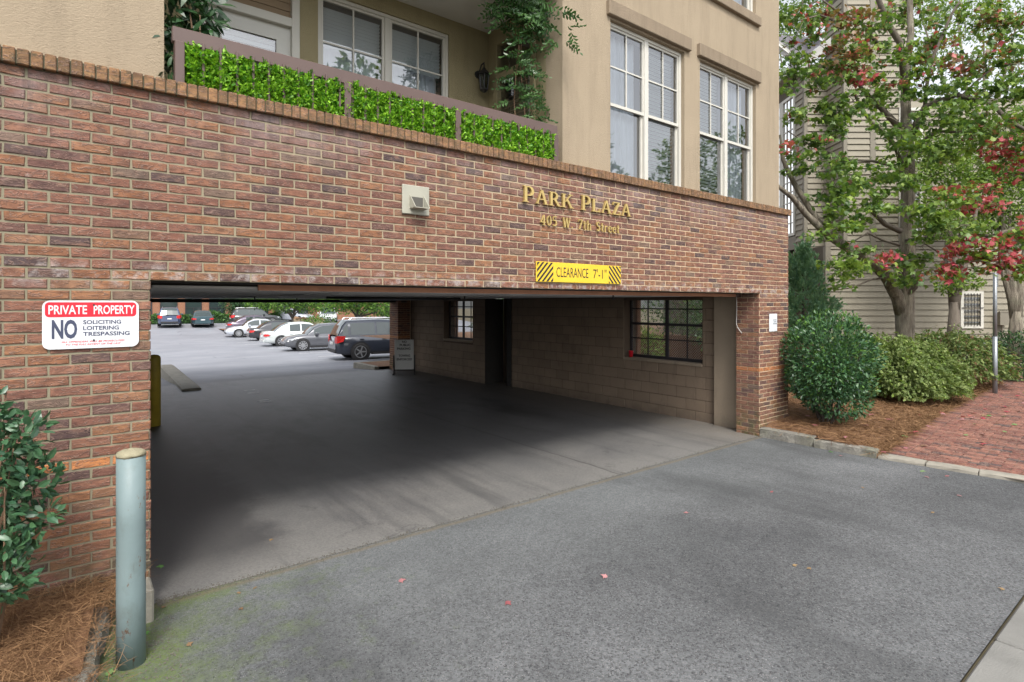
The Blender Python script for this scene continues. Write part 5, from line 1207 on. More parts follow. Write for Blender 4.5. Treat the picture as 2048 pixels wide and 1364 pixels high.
# leaf sprays: photo x, y, radius (px), depth, leaves, mix of (green, light, red, bronze)
GR, LG, RD, BZ, MX = (.58,.36,0,.06), (.25,.7,0,.05), (.1,.17,.53,.2), (.22,.12,.12,.54), (.52,.22,.05,.21)
sprays = [
 (1585,30,45,11.6,240,MX),(1640,20,45,11.8,260,MX),(1600,70,40,11.4,200,(.6,.1,.1,.2)),(1690,40,45,11.6,280,BZ),(1700,95,45,11.6,320,BZ),(1660,105,40,11.5,200,BZ),(1740,60,35,11.8,150,MX),(1600,150,20,11.3,60,GR),
 (1575,140,28,11.2,130,GR),(1645,135,30,11.6,120,MX),(1690,140,32,11.6,200,(.2,.1,.25,.45)),(1725,165,30,11.7,110,MX),(1780,110,35,11.9,170,MX),(1760,40,32,12.2,150,MX),(1790,20,45,13.2,260,LG),(1860,30,50,13,300,MX),(1920,50,60,12.4,360,MX),
 (1985,35,50,12,280,(.35,.3,.03,.32)),(2035,60,50,11.8,280,MX),(1850,100,50,12.6,300,MX),(1905,120,50,12,330,BZ),(1965,115,55,11.8,330,(.5,.2,.05,.25)),(2025,130,45,11.6,260,MX),(1800,165,40,11.9,230,(.45,.15,.1,.3)),(1860,165,45,11.8,300,GR),
 (1915,185,48,11.7,330,GR),(1970,185,50,11.5,340,GR),(2030,190,45,11.4,280,GR),(1800,110,25,11.8,90,LG),(1720,110,25,11.6,90,LG),(1665,210,32,11.5,150,GR),(1640,165,30,11.5,160,MX),(1700,150,28,11.5,100,MX),(1755,190,20,11.8,60,GR),
 (1650,235,34,11.6,220,GR),(1690,225,30,11.6,170,GR),(1670,265,24,11.6,110,GR),(1720,205,30,11.7,110,MX),(1710,155,18,11.4,60,RD),(1770,200,28,12,110,GR),(1785,255,30,11.6,140,GR),(1745,240,14,11.6,30,GR),
 (1590,230,30,11.2,110,MX),(1573,115,24,11.2,70,GR),(1570,180,16,11.1,40,GR),(1620,290,36,11.5,190,(.7,.15,.12,.03)),(1580,300,24,11.2,60,(.4,.1,.45,.05)),(1650,320,40,11.4,230,GR),(1600,335,26,11.3,110,GR),
 (1690,330,28,11.6,120,(.8,.1,.1,0)),(1870,240,45,11.6,270,GR),(1925,240,45,11.4,280,GR),(1980,255,48,11.3,300,MX),(2030,280,45,11.3,260,MX),(1820,285,36,11.5,240,GR),(1870,300,40,11.6,230,GR),(1910,310,40,11.8,220,LG),
 (1700,380,42,11.5,300,GR),(1750,360,45,11.6,330,GR),(1655,375,32,11.3,170,(.8,.1,.05,.05)),(1790,340,35,12.1,190,LG),(1720,420,40,11.4,260,GR),(1680,420,34,11.3,210,GR),(1775,400,34,11.6,200,(.5,.45,.05,0)),(1690,460,30,11.1,170,LG),(1650,480,20,11.1,70,GR),
 (1720,455,22,11.3,80,LG),(1745,500,18,11.5,50,GR),(1670,525,28,11.1,120,LG),(1690,545,28,11.2,140,LG),(1720,535,22,11.4,80,LG),(1690,570,20,11.2,60,LG),(1795,365,30,11.6,150,GR),(1830,365,28,11.6,120,GR),
 (1860,430,36,11.2,240,LG),(1895,420,34,11.1,210,LG),(1870,470,34,11.2,220,(.6,.35,.05,0)),(1930,450,36,11.2,200,LG),(1900,390,24,11.2,90,(.2,.4,.4,0)),(1940,395,30,11.2,140,(.2,.3,.4,.1)),(1975,410,24,11.2,130,RD),(1985,380,16,11.3,50,RD),
 (2020,320,36,11.4,210,(.2,.15,.55,.1)),(2000,300,26,11.2,120,RD),(2040,350,28,11.2,110,(.4,.2,.35,.05)),(1820,520,28,11.6,170,GR),(1815,555,26,11.6,140,(.6,.35,.05,0)),(1782,520,20,11.5,70,RD),(1770,505,16,11.5,40,RD),(1790,545,16,11.4,40,LG),
 (1850,540,22,11.4,80,(.2,.4,.4,0)),(1890,530,28,11.2,120,(.15,.2,.6,.05)),(1912,545,20,11.2,60,RD),(1940,490,30,11.0,190,(.15,.2,.6,.05)),(1980,500,34,10.9,220,(.15,.25,.5,.1)),(2020,480,34,10.9,220,(.3,.4,.25,.05)),(2045,510,34,10.8,190,(.2,.2,.5,.1)),
 (1960,530,30,10.9,170,(.25,.45,.25,.05)),(2005,535,30,10.8,150,(.2,.35,.4,.05)),(2045,460,24,10.9,110,RD),(2050,555,30,10.8,110,LG),(1840,500,30,11.7,130,GR),(1700,505,18,11.2,50,(.5,.2,.3,0)),
]
pos, mi, dirs = [], [], []
for (x, y, r, d, n, mixw) in sprays:
    c0 = np.array(at(x, y, d)); rr = r / 1137.8 * d; n = int(n * .74)
    sub = nr.normal(size=(max(3, n // 22), 3)); sub *= (nr.random((len(sub), 1)) ** .4) * rr / np.linalg.norm(sub, axis=1, keepdims=True); sub[:, 2] *= .8
    k = nr.integers(len(sub), size=n); p = c0 + sub[k] * np.array([1.1, 1.1, 1]) + nr.normal(size=(n, 3)) * np.array([.11, .11, .045]) ; pos.append(p)
    cw = np.cumsum(mixw); kk = np.searchsorted(cw / cw[-1], np.clip(nr.random(n) * .8 + (k % 7) / 35.0, 0, .999)); mi.append(np.clip(kk, 0, 3))
pos = np.concatenate(pos); mi = np.concatenate(mi); n = len(pos)
dd = rdir(n, -.25); nrm = rdir(n, 1.5)
M3 = frames(dd, nrm, .085 + .06 * nr.random(n))
M3[:, :, 1] *= 1.05
pos = pos - M3[:, :, 0] * .4
crownparts(mp, pos, mi, M3, MAPLE, ['green', 'light', 'red', 'bronze'])
# twigs through the sprays
mb = MB()
for (x, y, r, d, n, mixw) in sprays:
    c0 = at(x, y, d); rr = r / 1137.8 * d
    for k in range(3):
        a = c0 + Vector((nr.normal(), nr.normal(), nr.normal()*.5)).normalized() * rr; b = c0 + Vector((nr.normal(), nr.normal(), nr.normal()*.4)) * rr * .3
        mb.tube([a, (a+b)/2 + Vector((0, 0, .04)), b], [.003, .006, .008], 4, False)
mb.build('twigs', M['bark'], mp, kind='stuff')

def blob_leaves(c0, rad, n, leaf, size, keys, wts, root, shell=.55, up=.3, amp=.24, part='leaf', stuff='foliage', limit=300, lump=10, normal_out=.8, out=1.0):
    """leaves through an uneven crown made of overlapping lumps"""
    c0 = np.array(c0); rad = np.array(rad)
    u = nr.normal(size=(n, 3)); u /= np.linalg.norm(u, axis=1, keepdims=True)
    lumps = nr.normal(size=(lump, 3)); lumps /= np.linalg.norm(lumps, axis=1, keepdims=True)
    bulge = np.max(np.exp(-((1 - u @ lumps.T) * 5)), axis=1)
    r = (shell + (1 - shell) * nr.random(n) ** .6) * (1.06 - amp + amp * bulge)
    p = c0 + u * rad * r[:, None]
    d = u * out + rdir(n, up) * .8; nm = u * normal_out + rdir(n, .6) * .8
    M3 = frames(d, nm, size * (.7 + .6 * nr.random(n)))
    mi = nr.choice(len(wts), size=n, p=np.array(wts) / sum(wts))
    return p, mi, M3

def grow(root, parts_, leaf, keys, limit=300, part='leaf'):
    crownparts(root, np.concatenate([q[0] for q in parts_]), np.concatenate([q[1] for q in parts_]), np.concatenate([q[2] for q in parts_]), leaf, keys, part, 'foliage', limit)

# ---- camellia beside the left pier
cm = thing('camellia_shrub', 'glossy broad leaved camellia shrub against the left brick pier', 'shrub', (-.30, 4.16, .1))
prt = []
for (x, y, z, r, n) in ((-.33,4.12,1.45,.16,95),(-.30,4.08,1.27,.20,130),(-.36,4.10,1.05,.23,150),(-.30,4.08,.86,.20,130),(-.34,4.08,.66,.20,110),(-.32,4.06,.52,.14,50),(-.18,4.10,1.18,.12,50),(-.17,4.12,.98,.10,36),(-.2,4.12,.78,.10,34),(-.40,4.15,1.58,.12,40),(-.5,4.0,1.2,.25,80),(-.5,4.0,.8,.25,80),(-.14,4.08,1.10,.13,60),(-.12,4.06,.88,.12,50),(-.2,4.05,1.34,.13,50),(-.22,4.02,.6,.12,40)):
    prt.append(blob_leaves((x, y, z), (r, r, r), int(n * 1.35), OVAL, .061, ['camellia'], [1], cm, .35, .1, out=.9))
grow(cm, prt, OVAL, ['camellia'])
mb = MB()
for k in range(9):
    a = rng.uniform(0, 6.28); e = Vector((-.32 + .16*math.cos(a), 4.08 + .12*math.sin(a), rng.uniform(.8, 1.6)))
    mb.tube([(-.34 + .01*k*.3, 4.12, .05), ((-.34 + e.x)/2 + rng.uniform(-.04, .04), (4.12 + e.y)/2, e.z*.5), e], [.010, .007, .003], 6)
mb.build('stems', M['twig'], cm, smooth=True)
# long shoots
q = [(-.02, 4.1, 1.02), (.02, 4.12, .70)]
# ---- holly ball by the right pier
hb = thing('holly_shrub', 'rounded dark green holly shrub at the foot of the right brick pier', 'shrub', (9.47, 4.0, .14))
hc = (9.47, 4.0, 1.0)
prt = [blob_leaves((9.47, 4.0, 1.16), (.82, .74, .68), 5400, QUAD, .062, ['holly', 'hollytip'], [.9, .1], hb, .72, .35, amp=.42, lump=18), blob_leaves((9.52, 3.96, .74), (.70, .62, .56), 3000, QUAD, .062, ['holly', 'hollytip'], [.97, .03], hb, .66, .35, amp=.4, lump=14), blob_leaves((9.2, 3.9, 1.0), (.42, .4, .5), 900, QUAD, .06, ['holly', 'hollytip'], [.9, .1], hb, .7, .4), blob_leaves((9.85, 3.9, .95), (.45, .4, .5), 900, QUAD, .06, ['holly', 'hollytip'], [.9, .1], hb, .7, .4),
       blob_leaves((9.45, 3.97, 1.27), (.68, .62, .66), 1800, QUAD, .06, ['holly', 'hollytip'], [.55, .45], hb, .9, .8, lump=12),
       blob_leaves(hc, (.55, .5, .7), 900, QUAD, .07, ['holly', 'hollytip'], [1, 0], hb, .3, .2)]
for k in range(44):
    a = rng.uniform(-3.0, .5); zz = rng.uniform(.9, 1.8)
    prt.append(blob_leaves((hc[0] + .5*math.cos(a), hc[1] + .5*math.sin(a)*.7, zz), (.09, .09, .14), 26, QUAD, .055, ['holly', 'hollytip'], [.35, .65], hb, .2, 1.2))
grow(hb, prt, QUAD, ['holly', 'hollytip'])
mb = MB()
for k in range(10): a = k * .63; mb.tube([(9.47 + .05*math.cos(a), 4.02 + .05*math.sin(a), .08), (9.47 + .3*math.cos(a), 4.0 + .28*math.sin(a), .7), (9.47 + .5*math.cos(a), 4.0 + .45*math.sin(a), 1.3)], [.018, .012, .005], 5)
mb.build('stems', M['darkbark'], hb)
# ---- spreading shrubs, arching sprays of fine foliage
def spreading(name, label, c0, rad, n, keys, wts, size=.085, group=None):
    o = thing(name, label, 'shrub', (c0[0], c0[1], bedz(c0[0], c0[1])), group)
    c0 = np.array(c0); rad = np.array(rad)
    u = nr.normal(size=(n, 3)); u /= np.linalg.norm(u, axis=1, keepdims=True); u[:, 2] = np.abs(u[:, 2]) * 1.0 - .12
    r = .72 + .32 * nr.random(n); ph = np.arctan2(u[:, 1], u[:, 0])
    r *= 1 + .10 * np.sin(ph * 5 + 1.3) + .07 * np.sin(ph * 11 + u[:, 2] * 9)
    p = c0 + u * rad * r[:, None]
    d = np.stack([u[:, 0], u[:, 1], -.25 + .3 * nr.normal(size=n)], 1) + nr.normal(size=(n, 3)) * .45
    M3 = frames(d, rdir(n, 2.0), size * (.6 + .8 * nr.random(n)))
    mi = nr.choice(len(wts), size=n, p=np.array(wts) / sum(wts))
    spray = ([(0,0,0),(.5,.10,.03),(1,0,-.14),(.5,-.10,.03),(.30,.26,0),(.62,.24,-.05),(.30,-.26,0),(.62,-.24,-.05),(.15,.02,0),(.15,-.02,0)], [(0,3,2,1),(8,1,4),(1,5,2),(9,6,3),(3,2,7)])
    crownparts(o, p, mi, M3, spray, keys, 'spray', 'foliage', 300)
    mb = MB()
    for k in range(14):
        a = rng.uniform(0, 6.28); e = c0 + np.array([math.cos(a)*rad[0]*.8, math.sin(a)*rad[1]*.8, rad[2]*rng.uniform(.1, .6)])
        mb.tube([(c0[0], c0[1], bedz(c0[0], c0[1]) - .02), tuple((c0 + e) / 2 + np.array([0, 0, .12])), tuple(e)], [.016, .01, .004], 5)
    mb.build('stems', M['darkbark'], o)
    return o
a_ = at(1792, 735, 11.4); spreading('spreading_shrub', 'wide arching green shrub spreading over the pine straw in front of the maple trunk', (a_.x, a_.y, .45), (1.2, 1.05, .98), 20000, ['jun', 'light'], [.86, .14])
a_ = at(1720, 690, 11.6); spreading('spreading_shrub', 'low feathery shrub behind the holly and left of the maple trunk', (a_.x, a_.y, .55), (1.0, 1.0, .95), 7000, ['jun', 'light'], [.8, .2])
a_ = at(1900, 690, 13.4); spreading('spreading_shrub', 'rusty green mounded shrub under the branches right of the maple trunk', (a_.x, a_.y, .5), (1.35, 1.1, 1.02), 9000, ['jun', 'green', 'bronze'], [.55, .3, .15])
ev = thing('evergreen_hedge', 'dark clipped evergreen hedge behind the sign post', 'hedge', (19.4, 4.6, .3))
prt = []
for (x, y, d, r) in ((2010, 712, 14.2, .62), (2055, 705, 14.0, .65), (2100, 705, 13.8, .65), (1985, 720, 14.9, .5)):
    a_ = at(x, y, d); prt.append(blob_leaves(a_, (r, r, r*.95), 1900, QUAD, .065, ['holly', 'hollytip'], [.95, .05], ev, .7, .4, lump=14))
grow(ev, prt, QUAD, ['holly', 'hollytip'])
# ---- conifer at the corner
cn = thing('conifer', 'blue green pointed conifer between the brick wall and the townhouse', 'tree', tuple(at(1606, 800, 13.4)))
cb = np.array(at(1606, 690, 13.4)); H = 2.5; P_, D_ = [], []
for k in range(150):
    t = nr.random() ** 1.25; ph = nr.random() * 6.283; r1 = (1 - t) ** .75 * .80 * (.8 + .3 * nr.random()); ln = .30 + .32 * nr.random()
    base = cb + np.array([math.cos(ph) * r1 * .55, math.sin(ph) * r1 * .55, -.25 + t * H * .86]); dr = np.array([math.cos(ph) * r1 * .9, math.sin(ph) * r1 * .9, .55]); dr /= np.linalg.norm(dr)
    m = 30; s = nr.random(m); P_.append(base + dr * (s * ln)[:, None] * 1.25 + nr.normal(size=(m, 3)) * (.055 * (1.15 - s))[:, None]); D_.append(dr + nr.normal(size=(m, 3)) * .45)
p = np.concatenate(P_); d = np.concatenate(D_); n = len(p)
tuft = ([(0,0,0),(.5,.07,0),(1,0,0),(.5,-.07,0),(.7,.28,.05),(.7,-.28,.05),(.6,0,.25)], [(0,3,2,1),(0,1,4),(0,5,3),(0,6,2)])
crownparts(cn, p, np.zeros(n, int), frames(d, rdir(n) - np.array(FWD) * .8, .09 + .08 * nr.random(n)), tuft, ['conifer'], 'tuft', 'foliage', 300)
mb = MB(); mb.tube([tuple(cb + np.array([0, 0, -1.2])), tuple(cb + np.array([0, 0, 1.8]))], [.06, .015], 7); mb.build('trunk', M['darkbark'], cn)

# ---- smaller trees right of the maple, and the taller crowns behind the house corner
def small_tree(label, base, H, crown, bark='limbbark', keys=('light', 'green'), wts=(.7, .3), n=2600, size=.10, name='small_tree', forks=5, r0=.11, leaf=OVAL, group=None, lean=(0, 0), fh=.35, limit=300):
    o = thing(name, label, 'tree', tuple(base), group); b = Vector(base); mb = MB()
    f = b + Vector((lean[0], lean[1], H * fh)); mb.tube([b - Vector((0, 0, .3)), b + Vector((0, 0, H*.05)), f], [r0*1.25, r0, r0*.55], 9); mb.build('trunk', M[bark], o, smooth=True)
    mb = MB()
    for k in range(forks):
        c = crown[k % len(crown)]; e = Vector(c[:3]) + Vector((rng.uniform(-.3, .3), rng.uniform(-.3, .3), rng.uniform(-.1, .2))) * c[3]; m1 = f.lerp(e, .45) + Vector((rng.uniform(-.15, .15), rng.uniform(-.15, .15), .12 * H * .3))
        mb.tube([f - Vector((0, 0, .28)), f + (m1 - f) * .25, m1, e], [r0*.62, r0*.55, r0*.32, r0*.1], 7)
    mb.build('limbs', M[bark], o, smooth=True)
    tot = sum(c[3] ** 2 for c in crown); prt = []
    for c in crown: prt.append(blob_leaves(c[:3], (c[3], c[3], c[3] * (c[4] if len(c) > 4 else .8)), max(30, int(n * c[3] ** 2 / tot)), leaf, size, list(keys), list(wts), o, .25, -.2, lump=8, normal_out=.2, out=.5))
    grow(o, prt, leaf, list(keys), limit); return o
def cl(*pts): return [tuple(at(x, y, d)) + (r,) + tuple(k) for x, y, d, r, *k in pts]
small_tree('slim dark trunked tree just right of the maple, in front of the barred window', at(1908, 690, 14.5), 2.6, cl((1905,450,14.8,.5),(1880,400,14.9,.55),(1930,380,14.9,.6),(1960,340,15,.6),(1900,330,15,.6),(1900,565,14.4,.42),(1850,350,15.2,.5),(1945,565,14.4,.28),(1860,300,15.4,.6),(1925,270,15.4,.6)), n=7500, size=.085, r0=.17, fh=.42)
small_tree('pale trunked tree at the right edge behind the sign post', at(2032, 700, 14.2), 2.4, cl((2030,400,14.5,.6),(2060,330,14.5,.7),(1995,360,14.8,.6),(2060,450,14.3,.5),(1985,440,14.9,.5),(2080,230,14.5,.8),(2000,270,15,.6),(1950,420,15.2,.5)), bark='bark', n=8000, size=.085, r0=.19, fh=.4)
small_tree('tall tree whose crown shows between the two buildings', at(1600, 640, 26), 9, cl((1575,40,26,1.2),(1620,20,26,1.1),(1660,-40,26,1.5),(1560,90,25.5,.8),(1590,-60,26,1.6)), n=5200, size=.15, name='background_tree', bark='bark', keys=('green', 'light'), leaf=QUAD, r0=.2, fh=.6, limit=120)
small_tree('leafy tree filling the sky over the roof of the townhouse', at(1960, 560, 30), 8, cl((1830,20,30,1.8),(1900,-10,30,1.8),(1960,40,30,1.6),(2030,10,30,1.8),(2050,110,30,1.3),(1980,120,30,1.2),(1880,90,30,1.3)), n=6500, size=.17, name='background_tree', bark='bark', keys=('light', 'green'), leaf=QUAD, r0=.25, fh=.6, limit=120)

# ---- faux hedge on the railing
fx = thing('artificial_hedge', 'bright green artificial hedge panel tied along the balcony railing', 'hedge', (2.4, 4.63, 3.6))
n = 21000; X = .655 + nr.random(n) * 3.52; Z = 3.605 + nr.random(n) * .285
bul = .022 * np.sin(X * 26 + np.sin(Z * 40)) * np.sin(Z * 31 + X * 7) + .018 * nr.normal(size=n)
Y = 4.622 - .028 + bul * .6 + .03 * nr.random(n)
Z = Z + (.012 * np.sin(X * 37) + .02 * np.sin(X * 61 + 1) * np.sin(X * 9)) * np.clip((Z - 3.74) / .12, 0, 1); Y = np.where(nr.random(n) < .12, Y - .02, Y)
d = rdir(n, .45); d[:, 1] -= .35
fr_ = ([(0,0,0),(.45,.10,.0),(1,0,-.05),(.45,-.10,0),(.6,.30,.03),(.6,-.30,.03),(.85,.2,0),(.85,-.2,0)], [(0,3,2,1),(0,1,4),(0,5,3),(1,2,6),(3,7,2)])
o = scatter('hedge_sprigs', fr_, frames(d, rdir(n), .022 + .024 * nr.random(n)), np.stack([X, Y, Z], 1), [L['faux']], fx, None, 'stuff')
q = MB(); q.box(.65, 4.19, 4.632, 4.637, 3.606, 3.88); q.build('backing', plain('hedge_backing', (.02, .045, .012), .9), fx)

# ---- potted ficus at the balcony's left, climber at its right
fi = thing('balcony_ficus', 'dark long leaved ficus plant standing at the left end of the balcony', 'plant', (.85, 4.85, 2.952))
mb = MB(); mb.lathe([(.13, 0), (.17, .3), (.18, .3), (.15, .28)], (.85, 4.88, 2.952), 14); mb.build('pot', plain('clay_pot', (.28, .13, .08), .8), fi)
prt = []
for (x, y, r, n, d) in ((352,30,28,46,4.3),(390,25,30,50,4.4),(372,75,22,40,4.2),(410,45,22,36,4.4),(345,110,16,30,4.1),(340,60,18,28,4.1),(420,10,24,30,4.5),(338,140,10,16,4.05),(360,-30,35,60,4.3),(430,45,10,8,4.4)):
    rr = r/1137.8*d; prt.append(blob_leaves(at(x, y, d), (rr, rr, rr), n, BLADE, .12, ['ficus'], [1], fi, .2, -.5, out=.7))
lf = ([(0,0,0),(.3,.13,.02),(.65,.11,0),(1,0,-.12),(.65,-.11,0),(.3,-.13,.02)], [(0,5,1),(1,5,4,2),(2,4,3)])
grow(fi, prt, lf, ['ficus'])
mb = MB(); 
for (x, y) in ((360, 40), (378, 10), (345, 90), (400, 30), (350, 60)): e = at(x, y, 4.3); mb.tube([(.85, 4.88, 3.2), (.80, 4.86, 3.7), e], [.012, .01, .005], 6)
mb.build('stems', M['twig'], fi)
vn = thing('climbing_vine', 'climbing vine with feathery leaflets in front of the balcony side door', 'plant', (4.15, 4.9, 2.952))
def vp(x, y, d=6.55): return at(x, y, d)
stems = [[(1062,300),(1050,230),(1045,180),(1040,120),(1036,60),(1035,-10)], [(1075,290),(1062,215),(1050,150),(1042,100),(1046,40),(1050,-10)], [(1035,290),(1028,200),(1032,150),(1038,90)], [(1070,-10),(1095,10),(1120,40),(1122,70),(1118,100),(1110,130)], [(1090,-10),(1120,5),(1140,20)]]
mb = MB()
for s_ in stems: mb.tube([vp(*p) for p in s_], .006, 5)
mb.build('stems', M['twig'], vn)
leafv = []; fr0 = []
# one frond: a rib with paired oval leaflets, folded into one small mesh
fv, ff = [], []
for k in range(6):
    t = .14 + k * .145
    for sg in (1, -1):
        if k == 5 and sg < 0: continue
        o = len(fv); ln_ = .24 * (1 - .25 * abs(k - 2) / 3) * rng.uniform(.85, 1.15); an = rng.uniform(.75, 1.15); dx, dy = (ln_ * math.cos(an), ln_ * math.sin(an) * sg) if k < 5 else (.2, 0); nx, ny = -dy, dx; dz = rng.uniform(-.09, .03)
        P0 = lambda u, v: (t + dx*u + nx*v, dy*u + ny*v, -.30*t*t + dz*u*1.6 - .25*abs(v))
        fv += [P0(0, 0), P0(.3, .22), P0(.72, .2), P0(1, 0), P0(.72, -.2), P0(.3, -.22)]; ff += [(o, o+1, o+2, o+3), (o, o+3, o+4, o+5)]
FROND = (fv, ff)
P, D = [], []
def fr(x, y, ax, ay, s, d=6.55):
    P.append((np.array(at(x, y, d)), np.array(RGT) * ax + np.array((0, 0, 1)) * ay - np.array(FWD) * rng.uniform(.0, .7), s))
for k in range(130):
    y = rng.choice([rng.uniform(-15, 30), rng.uniform(30, 250), rng.uniform(50, 250)]); side = rng.choice([-1, 1]); fr(1046 + rng.uniform(-26, 26), y, side * rng.uniform(.4, 1), rng.uniform(-.5, .25), rng.uniform(.17, .30), rng.uniform(6.35, 6.65))
for (x, y) in ((1000,15),(990,5),(1010,30),(1055,20),(1070,30),(1085,15),(1060,45),(1075,10),(1040,25),(1020,10),(1090,35)): 
    for k in range(3): fr(x + rng.uniform(-8, 8), y + rng.uniform(-10, 10), rng.uniform(-1, 1), rng.uniform(-.7, .1), rng.uniform(.2, .32), rng.uniform(6.3, 6.6))
for (x, y, ax, ay) in ((1125,15,.8,-.5),(1130,55,.9,.1),(1140,60,.4,-.9),(1118,80,-.6,-.6),(1112,50,-.5,-.6),(1128,80,.6,-.7),(1120,25,.9,-.3),(1108,75,-.7,-.6)): fr(x, y, ax, ay, .24, 6.15)
pos = np.array([p[0] for p in P]); dv = np.array([p[1] for p in P]); s_ = np.array([p[2] for p in P])
crownparts(vn, pos, np.zeros(len(pos), int), frames(dv, rdir(len(pos), .5, .6) - np.array(FWD) * .9, s_), FROND, ['vine'], 'frond', 'foliage', 300)

# ---- outside the carport's openings: plank fence and shrubs
fn = thing('plank_fence', 'brown plank fence seen through the barred opening', 'fence', (12.6, 10, 0))
M['plank'] = plain('brown_plank', (.13, .07, .045), .85, var=.3, scale=5)
for k in range(70):
    y = 5.6 + k * .15; q = MB(); q.bbox(12.6, 12.625, y, y + .14, .0, 1.22 + rng.uniform(-.01, .01), .004); q.build('plank', M['plank'], fn)
q = MB(); q.box(12.63, 12.68, 5.6, 16.1, .3, .4); q.box(12.63, 12.68, 5.6, 16.1, .95, 1.05); q.build('fence_rail', M['plank'], fn)
def bush(label, c0, rad, n, keys, wts, size=.09, name='garden_shrub', leaf=QUAD, limit=60):
    o = thing(name, label, 'shrub', (c0[0], c0[1], 0)); prt = [blob_leaves(c0, rad, n, leaf, size, keys, wts, o, .45, .2, lump=14)]; grow(o, prt, leaf, keys, limit)
    mb = MB()
    for k in range(6): a = k * 1.05; mb.tube([(c0[0], c0[1], -.02), (c0[0] + rad[0]*.5*math.cos(a), c0[1] + rad[1]*.5*math.sin(a), c0[2])], [.02, .008], 5)
    mb.build('stems', M['darkbark'], o); return o
bush('yellow green shrub low behind the near barred opening', (11.3, 9.3, .85), (.65, .75, .7), 1500, ['light', 'lot'], [.6, .4])
bush('tall dark shrub behind the near barred opening', (11.9, 7.2, 1.7), (.8, 1.1, 1.1), 2600, ['holly', 'green'], [.7, .3])
bush('dark shrub above the plank fence', (13.6, 9.4, 2.0), (.9, 1.6, 1.1), 2800, ['holly', 'green'], [.6, .4])
bush('light green shrub behind the far barred opening', (11.6, 15.6, 1.15), (.8, 1.2, .75), 2000, ['light', 'lot'], [.6, .4])
bush('tall dark shrub behind the far barred opening', (13.4, 17.6, 1.9), (1.0, 1.5, 1.2), 2200, ['holly', 'green'], [.6, .4])

# ---- beyond the parking lot
fb = thing('brick_office_building', 'long brick building with dark window bands beyond the parking lot', 'building', (5, 72, 0))
mb = MB(); mb.box(-14, 34, 71.2, 78, -.1, 9); mb.build('wall', M['oldbrick'], fb)
for k in range(16):
    x0 = -13.2 + k * 2.35
    q = MB(); q.box(x0, x0 + .08, 71.12, 71.2, .75, 3.2); q.box(x0 + 1.55, x0 + 1.63, 71.12, 71.2, .75, 3.2); q.box(x0 + .08, x0 + 1.55, 71.12, 71.2, .75, .83); q.box(x0 + .08, x0 + 1.55, 71.13, 71.19, 1.55, 1.6); q.box(x0 + .78, x0 + .84, 71.12, 71.2, .83, 1.55); f_ = q.build('window', M['darkbar'], fb)
    q = MB(); q.box(x0 + .08, x0 + 1.55, 71.17, 71.195, .83, 3.2); q.build('pane', M['carglass'], f_)
fh_ = thing('clipped_hedge', 'green clipped hedge along the far side of the parking lot', 'hedge', (8, 67, 0))
n = 9000; X = -8 + nr.random(n) * 27; Y = 66.2 + nr.random(n) * 1.0; Z = nr.random(n) ** .6 * (1.0 + .2 * np.sin(X * 1.7)); d = rdir(n, .3)
scatter('foliage', QUAD, frames(d, rdir(n), .22 + .1 * nr.random(n)), np.stack([X, Y, Z], 1), [L['hedge']], fh_, None, 'stuff')
q = MB(); q.box(-8, 19, 66.4, 67.1, 0, .8); q.build('core', plain('hedge_core', (.02, .045, .015), .95), fh_)
gp0, gp1 = at(592, 640, 54), at(640, 640, 50); gz = lotz(55)
gw = thing('garden_wall', 'low beige wall with capped piers behind the parked cars', 'wall', (gp0.x, gp0.y, gz))
dv_ = (gp1 - gp0); dv_.z = 0; nv_ = Vector((-dv_.y, dv_.x, 0)).normalized()
q = MB(); q.obox((gp0.x, gp0.y, gz - .1), dv_, nv_ * .25, (0, 0, 1.05)); q.build('panel', M['stucco'], gw)
for k in range(4):
    pc = gp0 + dv_ * (k / 3); q = MB(); q.box(pc.x - .28, pc.x + .28, pc.y - .28, pc.y + .28, gz - .1, gz + 1.15); pr_ = q.build('pier', M['stucco'], gw); q = MB(); q.lathe([(.46, 0), (.46, .06), (.02, .24)], (pc.x, pc.y, gz + 1.15), 4); q.build('cap', M['capbrick'], pr_)
def lt(x, d): q_ = at(x, 607, d); return (q_.x, q_.y, lotz(q_.y))
def around(x, d, lst): q_ = at(x, 607, d); return [(q_.x + a_[0], q_.y + a_[1]) + tuple(a_[2:]) for a_ in lst]
